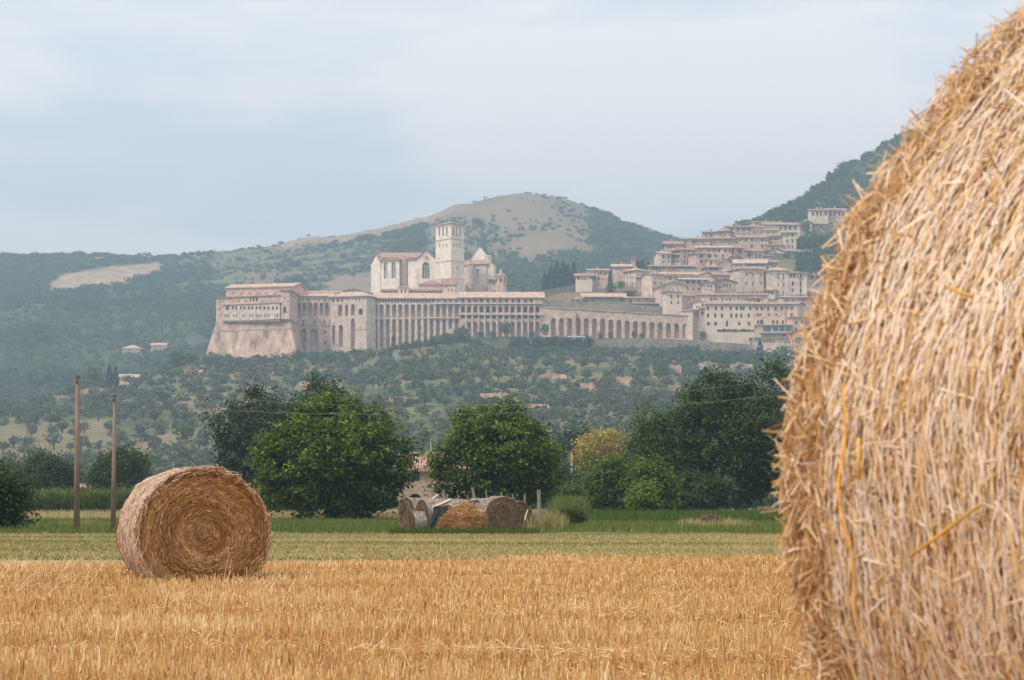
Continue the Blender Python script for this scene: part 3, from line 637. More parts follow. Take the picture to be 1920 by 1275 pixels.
# ------------------------------------------------------------ the town on the slope
def TB(label, X0, X1, Ye, Yb, D, mt='pink', rows=(), roof='side', rh=14, ro='roof', Z=None, name='house', cat='house', **k):
    ox, oy = Z or (1240, 380)
    rr = [(oy+r[0]/4.25, r[1]*1.15/4.25, r[2]*1.1/4.25, [ox+x/4.25 for x in r[3]], *r[4:]) for r in rows]
    if 'c' in k and k['c'] is not None: k['c'] = ox+k['c']/4.25
    if name == 'house' and rr and roof != 'shed': rr.append((oy+(Ye+random.uniform(14, 44))/4.25, 9/4.25, 13/4.25, [ox+random.uniform(X0+10, X1-10)/4.25 for _ in range(int((X1-X0)/38))]))
    if 'c' not in k and 'dr' not in k and name == 'house': k['dr'] = random.uniform(-2.5, 3.5)
    if name == 'house' and ro == 'roof': ro = random.choice(['roof', 'roof', 'roofp', 'roof2', 'roofb'])
    if name in ('house', 'hotel') and roof != 'flat': k['chim'] = random.choice([1, 1, 2])
    return house(name, label, ox+X0/4.25, ox+X1/4.25, oy+Ye/4.25, oy+Yb/4.25, D, mt, rr, roof, rh/4.25, ro, cat=cat, over=1.0, **k)
g = 'stacked stone houses of the old town'
w1 = lambda Y, xs, w_=11, h=20, *a: (Y, w_, h, xs, *a)
# bottom row
TB('long cream and pink hotel with three rows of shuttered windows above the green pergola', 350, 738, 812, 1015, 1206, 'cream', [w1(842, [372, 435, 483, 553, 600, 635, 655, 708], 15, 28), w1(900, [372, 430, 483, 558, 598, 638, 655, 697], 15, 30), w1(964, [375, 433], 20, 24), w1(962, [523], 18, 42, True), w1(965, [620, 700], 16, 24)], 'side', 24, depth=14, cat='hotel', name='hotel')
TB('balconied pink hotel wing beside the cream hotel, four windows per row', 740, 986, 812, 1045, 1204, 'pink', [w1(843, [762, 800, 813, 852, 866, 911, 960], 14, 28), w1(892, [770, 790, 805, 858, 915], 14, 18, True), w1(952, [770, 890, 925, 968], 14, 28), w1(952, [799], 24, 40, True)], 'side', 24, depth=14, cat='hotel', name='hotel')
TB('narrow orange plastered house at the right end of the hotels', 987, 1086, 812, 925, 1205, 'peach', [w1(842, [1040], 22, 24, False, 'glass'), w1(893, [1040], 20, 26, False, 'glass')], 'side', 22, depth=13)
TB('pink plaster house with two rows of three windows next to the straw bale edge', 1040, 1172, 915, 1070, 1199, 'peach', [w1(958, [1076, 1122, 1155], 15, 24), w1(1010, [1076, 1122, 1157], 13, 24)], 'flat', 2, depth=10)
TB('glazed restaurant veranda with white posts above the dark blue awning', 768, 1036, 975, 1046, 1196, 'pale', [(1006, 56, 40, [845], False, 'glass'), (1004, 38, 42, [912, 962, 1012], False, 'glass')], 'flat', 2, 'pale', depth=8, cat='restaurant', name='restaurant')
a, b_ = W3(1240+790/4.25, 380+1052/4.25, 1193), W3(1240+1035/4.25, 380+1052/4.25, 1193)
aw = MB(); aw.slab([(0, 0, 0), (b_[0]-a[0], 0, 0), (b_[0]-a[0], 2.5, 1.0), (0, 2.5, 1.0)], .12); tag(obj('awning', aw.mesh('awning', M['blue']), loc=a), 'dark blue awning over the restaurant terrace', 'awning')
TB('pale terrace building with a row of small square windows under the restaurant', 726, 1132, 1080, 1185, 1192, 'pale', [w1(1106, [818, 830, 848, 862, 876, 898], 8, 18), w1(1112, [992, 1018, 1048, 1078, 1098], 10, 20), w1(1150, [1020, 1050, 1080], 9, 18)], 'flat', 2, 'tan', depth=16, cat='building', name='terrace_building')
TB('narrow pale gatehouse closing the right end of the arcade', 250, 306, 856, 930, 1214, 'pale', [w1(880, [262], 10, 20)], 'flat', 2, 'pale', depth=8, cat='building')
TB('narrow brown tower house between gatehouse and cream hotel', 300, 350, 845, 1065, 1209, 'tan', [w1(880, [326], 20, 24, True), w1(1000, [315], 26, 34, True)], 'side', 8, depth=9)
# second row
TB('long pale yellow building with one row of small windows over the hotel roof', 262, 850, 740, 830, 1236, 'cream', [w1(770, [395, 430, 485, 550, 615, 683, 745, 800], 14, 24, False, 'glass')], 'side', 20, depth=12, c=None)
TB('cream gabled house left of the hotel with plain front', 250, 346, 800, 905, 1222, 'cream', [w1(830, [280, 300], 8, 16)], 'front', 20, depth=12)
TB('small dormered upper storey on the hotel roof with red door', 728, 812, 765, 800, 1218, 'pink', [w1(780, [775], 16, 26, False, 'door'), w1(780, [745, 800], 10, 14)], 'hip', 10, depth=5)
TB('white two storey block with rounded windows left of the long yellow building', 8, 166, 712, 850, 1226, 'cream', [w1(746, [80, 134], 13, 26, True), w1(795, [80, 134], 12, 22), w1(795, [22], 8, 18)], 'hip', 14, depth=11, c=40, dl=8, dr=2)
TB('pinkish windowless house squeezed right of the white two storey block', 166, 255, 742, 880, 1231, 'tan', [w1(800, [240], 10, 18)], 'side', 14)
TB('wide gable fronted house rising behind the white two storey block', -2, 206, 668, 730, 1245, 'pale', [w1(690, [90, 130], 8, 14)], 'front', 42, depth=14)
TB('small tan house below the right edge of the monastery blocks', 970, 1086, 756, 815, 1228, 'pale', [w1(775, [1000, 1044], 11, 22)], 'side', 14)
TB('plain tan house at the far right below the grey cliff houses', 1086, 1200, 760, 880, 1230, 'tan', [w1(800, [1120], 10, 20)], 'side', 16)
# third row
TB('large grey monastery block with two rows of tall narrow windows and a lit left side', 528, 815, 530, 730, 1292, 'pale', [w1(573, [678, 730, 796], 12, 26, False, 'glass'), w1(644, [678, 730, 796], 12, 26, False, 'glass'), w1(712, [650, 678, 710, 730, 765, 796], 10, 14, True)], 'hip', 22, c=630, dl=14, dr=3)
TB('recessed dark stair wall between the two monastery blocks', 812, 856, 545, 700, 1303, 'tan', [w1(648, [835], 32, 42, True), w1(580, [835], 20, 60)], 'shed', 8)
TB('second monastery block with narrow slit windows and a hipped roof', 848, 1012, 542, 760, 1290, 'pale', [w1(587, [931, 974], 10, 40, False, 'glass'), w1(655, [931, 974], 9, 26, False, 'glass'), w1(718, [931, 974], 9, 24, False, 'glass')], 'hip', 30, depth=14)
TB('low row of small arches linking the two monastery blocks', 812, 905, 700, 730, 1284, 'pale', [w1(718, [828, 856, 884], 18, 24, True)], 'flat', 2, 'pale', depth=6, cat='building')
TB('pale house with paired dark upper windows right of the monastery', 1013, 1102, 562, 740, 1291, 'pale', [w1(582, [1032, 1058], 15, 28), w1(645, [1048], 16, 34), w1(698, [1048], 12, 26)], 'side', 16)
TB('plain flat topped pale house with one column of windows far right', 1102, 1160, 560, 740, 1293, 'cream', [w1(585, [1110], 10, 22), w1(645, [1110], 12, 32), w1(700, [1110], 10, 24)], 'flat', 3, 'roof')
TB('brown house with small windows touching the straw bale outline', 1160, 1296, 580, 720, 1292, 'tan', [w1(600, [1200, 1245], 14, 24), w1(652, [1200, 1245], 12, 24)], 'side', 16)
TB('church like gabled house with three arched windows in its front', 427, 598, 640, 730, 1262, 'tan', [w1(660, [500, 522, 547], 12, 28, True)], 'front', 34, depth=12)
TB('smaller gabled house with two windows left of the three arched gable', 322, 426, 655, 730, 1260, 'pale', [w1(665, [376, 399], 12, 18)], 'front', 28, depth=12)
TB('house with a dark continuous window band under its eaves', 147, 400, 615, 715, 1268, 'pink', [w1(632, [210, 255, 300, 330, 355], 26, 26), w1(688, [210, 255, 300], 12, 22)], 'side', 20)
TB('long low tiled house above the window band house', -2, 290, 573, 640, 1280, 'tan', [w1(600, [65, 120, 255], 12, 22)], 'side', 22, 'roofp')
TB('gable and ridge roofed house in front of the monastery side wall', 295, 420, 585, 660, 1276, 'pale', [w1(605, [340, 380], 10, 18)], 'front', 38, depth=12)
TB('wide tan house between gable roofs and monastery side', 415, 545, 578, 650, 1278, 'tan', [w1(612, [450, 500], 9, 16)], 'side', 26)
# fourth row
TB('pale house with a tall blank gable left of the loggia building', 462, 582, 492, 580, 1345, 'cream', [w1(500, [560], 8, 16)], 'front', 44, depth=12)
TB('wide building with a dark loggia strip beneath a broad tiled roof', 580, 835, 488, 560, 1340, 'pale', [w1(496, seq(672, 822, 11), 10, 14), w1(500, [600, 630], 8, 14)], 'side', 40, 'roofp', depth=14)
TB('small tan house right of the loggia building', 835, 930, 478, 560, 1345, 'tan', [w1(505, [870], 9, 18)], 'side', 24)
TB('square tower like house with two windows one above the other', 276, 370, 408, 530, 1348, 'pink', [w1(426, [320], 22, 22), w1(467, [320], 20, 22)], 'shed', 8)
TB('small white walled house with a single dark window', 370, 462, 455, 540, 1346, 'cream', [w1(478, [397], 12, 28), w1(478, [440], 10, 12)], 'shed', 8)
TB('dark little lean-to shed below the white walled house', 368, 466, 518, 560, 1338, 'tan', [w1(530, [395, 420, 445], 16, 14)], 'shed', 8, 'roofb')
TB('broad house with six small upper windows near the town centre', 272, 560, 362, 450, 1374, 'pink', [w1(383, [378, 420, 460, 507, 545], 14, 24), w1(425, [382], 30, 28), w1(425, [432, 492], 14, 24), w1(385, [310], 12, 10)], 'side', 20)
TB('tall house with three rows of little square windows at the left shoulder', 152, 274, 378, 500, 1362, 'pink', [w1(387, [185, 215, 255], 10, 10), w1(430, [185, 215, 254], 12, 24), w1(470, [185, 215, 254], 12, 22)], 'side', 22)
TB('house with two dark open galleries left of the square windowed house', 78, 152, 383, 500, 1364, 'tan', [w1(395, [98, 130], 26, 12), w1(428, [98, 130], 26, 26), w1(468, [102, 132], 12, 20)], 'side', 22)
TB('leftmost house of the upper town with two shuttered windows', -5, 78, 406, 500, 1360, 'pale', [w1(430, [14, 57], 14, 26), w1(470, [20, 60], 10, 16)], 'side', 20)
TB('tiny gabled chapel in the middle of the roofs', 540, 635, 440, 480, 1366, 'tan', [w1(450, [590], 10, 12)], 'front', 26, depth=10)
TB('house with one tall dark window below the central roofs', 582, 668, 362, 450, 1376, 'pink', [w1(388, [625], 18, 34), w1(432, [650], 10, 18)], 'side', 18)
TB('house with one lone window beneath a long sagging roof', 670, 738, 385, 450, 1372, 'tan', [w1(420, [700], 18, 34)], 'side', 24)
TB('house with a pair of tall narrow windows right of the lone window', 738, 815, 390, 450, 1370, 'pink', [w1(425, [756, 783], 13, 34)], 'side', 20)
TB('small red roofed outbuilding right of the paired tall windows', 815, 890, 425, 460, 1368, 'tan', [w1(437, [850], 9, 12)], 'side', 16)
# fifth row
TB('light gabled cottage with a pale front among the upper gardens', 852, 978, 392, 470, 1420, 'pale', [w1(395, [910], 16, 30, False, 'glass'), w1(434, [940], 34, 16, False, 'glass')], 'front', 30, depth=11)
TB('house with three windows standing above the garden shrubs', 985, 1112, 388, 475, 1418, 'pink', [w1(400, [1018, 1073], 14, 22), w1(440, [1073], 14, 24)], 'side', 20)
TB('last house of the upper town with a low stepped roof', 1112, 1150, 405, 480, 1416, 'tan', [w1(450, [1134], 22, 36)], 'side', 12)
TB('small outer house at the right tip beside the dark trees', 1150, 1200, 438, 490, 1414, 'pink', [w1(458, [1160, 1184], 8, 20)], 'side', 24, depth=8)
TB('long plain house with scattered windows in the upper middle', 612, 850, 280, 390, 1438, 'pink', [w1(298, [677, 722, 803], 13, 22), w1(346, [722, 803], 13, 24)], 'side', 22)
TB('long house of small windows left of the upper middle house', 385, 614, 290, 360, 1441, 'tan', [w1(315, [430, 500, 545, 585], 8, 18)], 'side', 14)
TB('low ridge house with tiny windows at the left skyline', 160, 388, 295, 365, 1436, 'pink', [w1(312, [255, 275], 12, 18), w1(318, [190, 330], 9, 16)], 'side', 20)
TB('sloping roofed house at the left end of the skyline', 25, 165, 335, 385, 1428, 'tan', [w1(352, [45, 100], 9, 14)], 'side', 34, depth=14)
TB('slim four storey tower house in the upper right of town', 972, 1076, 242, 380, 1436, 'pale', [w1(260, [1005, 1045], 13, 24), w1(306, [1005, 1045], 13, 22), w1(350, [1018, 1045], 12, 18)], 'flat', 3, 'roof')
TB('balconied house left of the slim tower house', 852, 972, 268, 375, 1440, 'tan', [w1(290, [870, 912], 24, 16), w1(325, [875, 905], 14, 18)], 'side', 16)
TB('lower roofed house under the balconied house', 852, 972, 340, 400, 1432, 'pink', [w1(362, [880, 930], 9, 14)], 'side', 16)
# top rows
TB('low house with a single small window at the left of the top row', 328, 455, 240, 300, 1500, 'pink', [w1(258, [358, 400], 10, 16)], 'side', 18)
TB('hip roofed house second from left in the top row', 455, 540, 232, 300, 1498, 'tan', [w1(255, [480, 512], 8, 16)], 'hip', 34)
TB('top row house with four upper windows in a line', 540, 728, 195, 290, 1502, 'pink', [w1(216, [558, 610, 660, 703], 12, 22), w1(250, [652, 668, 700], 9, 16)], 'side', 16)
TB('blank walled top row house right of the four windowed one', 728, 815, 195, 290, 1504, 'pale', [w1(225, [770], 9, 16)], 'side', 14)
TB('pale terrace house with balconies below the top right hall', 815, 935, 222, 280, 1494, 'cream', [w1(242, [850, 890], 10, 12)], 'side', 10, 'roofp')
TB('long hall with four evenly spaced tall windows near the hill top', 815, 1108, 178, 260, 1512, 'cream', [w1(200, [950, 990, 1028, 1068], 14, 32)], 'side', 24)
TB('short tiled house peeking over the long hall', 745, 932, 155, 230, 1530, 'pink', [], 'side', 12, 'roofp')
TB('grey narrow house between long hall and gabled chapel', 1110, 1152, 165, 265, 1514, 'tan', [w1(200, [1128, 1142], 10, 40)], 'side', 12)
TB('pale gabled chapel at the right of the long hall', 1150, 1196, 165, 270, 1510, 'cream', [w1(178, [1170], 12, 14, True)], 'front', 22, depth=10)
TB('brown house in the trees right of the pale gabled chapel', 1196, 1300, 170, 275, 1514, 'tan', [w1(195, [1215, 1270], 12, 24)], 'side', 18)
TB('white villa with four big windows on the wooded hill above town', 1190, 1330, 62, 150, 1562, 'cream', [w1(88, [1207, 1243, 1272, 1310], 13, 30)], 'side', 16)
TB('second villa half hidden by the straw bale on the wooded hill', 1330, 1480, 58, 150, 1566, 'pink', [w1(88, [1350, 1380, 1420, 1450], 13, 30)], 'side', 18)
# left fringe, coordinates of another enlargement
Z3 = (960, 390)
TB('L shaped house with rows of small windows at the left edge of town', 886, 1116, 497, 670, 1302, 'pale', [w1(515, [897, 912, 930, 948, 962], 12, 20), w1(552, [897, 918, 945, 962], 9, 22), w1(608, [897, 918, 945, 962], 13, 34), w1(580, [1020, 1060], 9, 16)], 'hip', 26, c=988, dl=10, dr=12, Z=Z3)
TB('windowless round cornered house between the left houses', 1005, 1116, 552, 680, 1286, 'tan', [w1(590, [1060, 1100], 9, 24)], 'hip', 14, Z=Z3)
TB('tall narrow house with stacked pairs of windows facing the car park', 1118, 1215, 530, 790, 1262, 'pale', [w1(596, [1130, 1145], 11, 24), w1(655, [1130, 1145], 11, 24), w1(600, [1190], 10, 20)], 'side', 16, Z=Z3)
TB('house with pale upper windows right of the narrow paired window house', 1208, 1345, 545, 690, 1272, 'cream', [w1(558, [1262, 1312], 12, 24), w1(600, [1240, 1290], 9, 18)], 'side', 12, Z=Z3)
TB('wide flat roofed block with a long dark skylight strip', 1100, 1470, 466, 530, 1330, 'tan', [w1(478, [1125, 1150, 1180, 1210], 12, 22), (470, 150, 12, [1380], False, 'glass')], 'side', 14, Z=Z3)
TB('pink farmhouse with a lean-to left of the cypress by the car park', 612, 768, 498, 600, 1300, 'pink', [w1(520, [708, 748], 12, 18), w1(560, [640, 660, 690], 16, 30)], 'side', 16, Z=Z3)
TB('peach gabled cottage at the foot of the town wall', 506, 640, 545, 620, 1294, 'cream', [w1(556, [528], 14, 20), w1(552, [630], 10, 18)], 'side', 28, Z=Z3)
TB('low reddish roofed house above the trees left of town', 800, 945, 470, 510, 1330, 'pink', [w1(485, [830, 860], 9, 14)], 'side', 26, 'roofp', Z=Z3)
TB('slender stone chimney tower beside two cypresses', 955, 984, 400, 500, 1334, 'pink', [w1(430, [970], 8, 12)], 'hip', 8, Z=Z3, depth=6, name='tower', cat='tower')
TB('long stone hall with narrow slit windows behind the arcade parapet', 562, 900, 712, 800, 1262, 'wallg', [w1(745, [597, 653, 706, 760, 815], 9, 30), w1(780, [600, 757], 10, 12), w1(745, [870], 7, 30)], 'side', 38, 'roofp', Z=Z3, depth=14, cat='building', name='hall')
TB('white portal front with a dark arched door at the hall end', 492, 562, 725, 805, 1258, 'white', [w1(765, [525], 24, 66, True), w1(745, [504, 548], 7, 14)], 'hip', 12, 'roofp', Z=Z3, depth=8, cat='building', name='portal')
TB('low house with a white stair roof right of the long stone hall', 900, 1165, 720, 800, 1256, 'tan', [w1(740, [948], 14, 26), w1(790, [1110, 1130, 1158], 12, 10)], 'side', 16, Z=Z3)
TB('small shed roofed house between the hall and the town houses', 975, 1165, 765, 810, 1248, 'wallg', [w1(790, [1040, 1075], 12, 10)], 'side', 16, 'roofb', Z=Z3)
# far farmhouses
house('farmhouse', 'red roofed farmhouse on the wooded skyline far left', 179, 204, 485.5, 494, hit(190, 494, 1600), 'peach', [(488, 2, 3, [184, 190, 196])], 'side', 4, 'roof', depth=16, cat='farmhouse')
house('farmhouse', 'pale square farmhouse among olives left of the bastion', 229, 264, 654, 666, hit(246, 668), 'pale', [(660, 2, 4, [240, 252])], 'hip', 7, 'roofp', depth=12, cat='farmhouse')
house('farmhouse', 'low farmhouse with two roofs half hidden by trees near the bastion', 283, 311, 648, 660, hit(297, 662), 'pale', [(653, 2, 4, [290, 300])], 'side', 5, 'roofp', depth=10, cat='farmhouse')
house('farmhouse', 'small stone farmhouse with dark loggia on the crest over the utility poles', 224, 258, 708, 720, hit(241, 721)-3, 'pink', [(711.5, 3, 6, [235, 241, 247, 253], True)], 'side', 6, 'roofp', depth=9, cat='farmhouse')
# ruins and banks on the slope
M['earth'] = flat('pink earth bank', (.40, .27, .2), v=.25, scale=.5, bump=.3, bscale=1)
def bank(label, xa, xb, yt, yb2, name='terrace_wall', mt='earth', cat='wall'):
    D = hit((xa+xb)/2, yb2, 560)
    if not D: return
    D -= 3; n = 7; top, bot = [], []; c = W3((xa+xb)/2, yb2, D)
    for k in range(n):
        t = k/(n-1); x = xa+(xb-xa)*t; d = D+2*math.sin(t*5+xa); hh = (yb2-yt)*(.55+.45*math.sin(math.pi*(.15+.7*t)))*(1+.12*math.sin(9*t+xa))
        top.append(W3(x, yb2-hh, d)-c); bot.append(W3(x, yb2+2, d-1)-c)
    b = MB()
    for k in range(n-1):
        b.poly([bot[k], bot[k+1], top[k+1], top[k]]); b.poly([top[k], top[k+1], top[k+1]+(0, 5, -.2), top[k]+(0, 5, -.2)])
    tag(obj(name, b.mesh(name, M[mt]), loc=c), label, cat)
for a in (('pink earth bank right of the bushes low on the slope', 1010, 1062, 700, 712), ('round topped pink bank in the middle of the slope', 1088, 1118, 717, 735),
          ('brick lined pink bank left of the round bushes', 1150, 1186, 706, 722), ('short pink wall behind the green bushes low on the right slope', 1208, 1236, 712, 722),
          ('crumbling pink terrace front above the green trees', 900, 960, 735, 752), ('pale terrace front near the slope foot', 965, 1012, 738, 752), ('low bank over the dark wood', 980, 1030, 757, 768),
          ('pale ruined wall fragment right of the retaining wall', 1250, 1278, 683, 705), ('broken wall stretch below the hotels', 1310, 1345, 678, 692), ('pale broken wall below the pergola', 1368, 1412, 680, 694),
          ('pale stone edge on the left slope crest', 345, 382, 692, 701), ('stony terrace edge left of centre slope', 560, 640, 715, 724), ('long dry terrace edge above the green mulberry', 700, 790, 745, 753),
          ('thin dry terrace edge left part of slope', 80, 150, 742, 748), ('pale terrace edge by the poles', 150, 222, 728, 738)):
    bank(*a)
# ------------------------------------------------------------ pergola, cars
def wp(x, y, D): return W3(x, y, D)
pg = empty('pergola', W3(1370, 640, 1192), 'long green vine pergola on white posts in front of the cream hotel', 'pergola')
po = pg.location; pm = MB(); pm.box((px(1345, 1192)-po[0], -2, zz(622, 1192)-po[2]-.15), (px(1414, 1192)-po[0], 2, zz(622, 1192)-po[2])); obj('beam', pm.mesh('beam', M['cream']), pg)
for x in seq(1346, 1413, 8):
    b = MB(); p = W3(x, 640, 1190); b.box((p[0]-po[0]-.15, -2, -3), (p[0]-po[0]+.15, -1.7, zz(622, 1192)-po[2])); obj('post', b.mesh('post', M['white']), pg)
M['car'] = flat('white car paint', (.7, .7, .72), rough=.3, v=.03, spec=.5); M['rub'] = flat('tyre rubber', (.02, .02, .02))
def car_proto():
    b = MB(); prof = [(-2.1, .35), (2.1, .35), (2.15, .75), (1.3, .9), (.7, 1.4), (-1.1, 1.42), (-1.9, .95), (-2.15, .8)]
    l = [(x, -.85, z) for x, z in prof]; r = [(x, .85, z) for x, z in prof]; b.poly(l); b.poly(r[::-1])
    for i in range(8): b.poly([l[i], l[(i+1) % 8], r[(i+1) % 8], r[i]])
    body = b.mesh('body', M['car']); g = MB()
    for s in (-.86, .86): g.poly([(1.1, s, .95), (.6, s, 1.33), (-1.05, s, 1.34), (-1.6, s, .97)])
    gl = g.mesh('side_window', M['dark']); t = MB(); t.bar((0, -.1, 0), (0, .1, 0), .33, 12); wh = t.mesh('wheel', M['rub'])
    return body, gl, wh
cb_, cg_, cw_ = car_proto()
for i, (x, D, lb) in enumerate(((1066, 1207, 'white car parked under the arcade, leftmost of three'), (1086, 1207, 'white car parked in front of the fourth arcade pier, middle one'), (1096, 1208, 'white car parked under the arcade, nearest the small trees'))):
    z = float(terr(x, D)); r = empty('parked_car', (px(x, D), D, z), lb, 'car', 'cars parked along the arcade'); obj('body', cb_, r); obj('side_windows', cg_, r)
    for a_ in (-1.3, 1.3):
        for s_ in (-.8, .8): obj('wheel', cw_, r, (a_, s_, .33))
# ------------------------------------------------------------ far foliage
def folmat(name, a, b, c, tr=.25, mixn=.0):
    return mat(name, [(0, a), (.5, b), (1, c)], rough=.7, attr='tint', transl=tr, spec=.1)
M['olive'] = folmat('olive foliage', (.05, .065, .04), (.13, .155, .10), (.23, .255, .175), .3)
M['wood'] = folmat('woodland foliage', (.03, .055, .02), (.085, .13, .046), (.16, .215, .08), .35)
M['cyp'] = folmat('cypress foliage', (.008, .018, .012), (.02, .04, .024), (.04, .065, .035), .1)
M['bark'] = flat('tree bark', (.11, .08, .06), v=.35, scale=5, bump=.05, bscale=14)
def crown_unit(seed, n, shape='round', q=.2, lumps=7):
    """leaf clumps spread through a crown 1 wide and 1 high standing on z=0"""
    r = np.random.default_rng(seed)
    if shape == 'cypress':
        t = r.uniform(0, 1, n); R = .5*np.sin(np.pi*np.clip(t*.93+.06, 0, 1))**.7*(1-t*.35); a = r.uniform(0, 6.28, n); rr = R*r.uniform(.75, 1.05, n)
        P = np.stack([rr*np.cos(a), rr*np.sin(a), t], 1); Nn = unit(np.stack([np.cos(a), np.sin(a), .4+0*a], 1)+r.normal(0, .4, (n, 3)))
        sz = np.full(n, q)*np.stack([np.ones(n)])[0]
    else:
        C = unit(r.normal(size=(lumps, 3)))*r.uniform(.12, .27, (lumps, 1)); C[:, 2] *= .8; Rl = r.uniform(.2, .31, lumps)
        C = np.vstack([C, [[0, 0, 0]]]); Rl = np.append(Rl, .33)
        k = r.integers(0, len(C), n); d = unit(r.normal(size=(n, 3)))
        P = C[k]+d*Rl[k][:, None]*r.uniform(.8, 1.05, (n, 1)); P[:, 2] += .5; P[:, 2] = np.clip(P[:, 2], .02, 1.1)
        Nn = unit(d+r.normal(0, .55, (n, 3))); sz = q*r.uniform(.6, 1.3, n)
    T = unit(np.cross(Nn, r.normal(size=(n, 3))))
    S = np.cross(T, Nn); a = T*sz[:, None]/2; b = S*sz[:, None]/2*(.7 if shape != 'cypress' else .6)
    if shape == 'cypress': a[:, 2] *= 1.; b = b*.9
    V = np.stack([P-a, P-b, P+a, P+b], 1)+r.normal(0, q*.07, (n, 4, 3))
    tint = np.clip(r.normal(.5, .17, n)+.12*r.choice([-1, 1], n), 0, 1)
    return V, tint
def crown_mesh(name, seed, n, mt, shape='round', q=.2, trunk=True):
    V, t = crown_unit(seed, n, shape, q); v = V.reshape(-1, 3); v[:, 2] = v[:, 2]*(.86 if trunk else 1)+(.14 if trunk else 0)
    f = np.arange(len(v)).reshape(-1, 4); tt = np.repeat(t, 4)
    if trunk:                            # short stem under the crown
        s = .03; tv = []
        for z in (0, .4): tv += [(-s, -s, z), (s, -s, z), (s, s, z), (-s, s, z)]
        k = len(v); v = np.vstack([v, tv]); f = np.vstack([f, [[k+i, k+(i+1) % 4, k+4+(i+1) % 4, k+4+i] for i in range(4)]]); tt = np.append(tt, np.full(8, .1))
    return np_mesh(name, v, f, mt, tt)
OL = [crown_mesh('olive_crown', 100+i, 210, M['olive'], q=.15) for i in range(5)]
WD = [crown_mesh('wood_crown', 200+i, 300, M['wood'], q=.13, trunk=False) for i in range(5)]
CY = [crown_mesh('cypress_crown', 300+i, 330, M['cyp'], 'cypress', q=.17, trunk=False) for i in range(3)]
occupied = []
def hill_tree(kind, x, yb, wpx, hpx, label, cat, group=None, D=None):
    D = D or hit(x, yb, 540) or 1180
    me = random.choice({'olive_tree': OL, 'broadleaf_tree': WD, 'cypress': CY, 'bush': WD}[kind]); s = D/F
    o = obj(kind, me, None, (px(x, D), D, float(terr(x, D))-.3), random.uniform(0, 6.28), (wpx*s, wpx*s, hpx*s+.3)); tag(o, label, cat, group); occupied.append((px(x, D), D, wpx*s/2)); return o
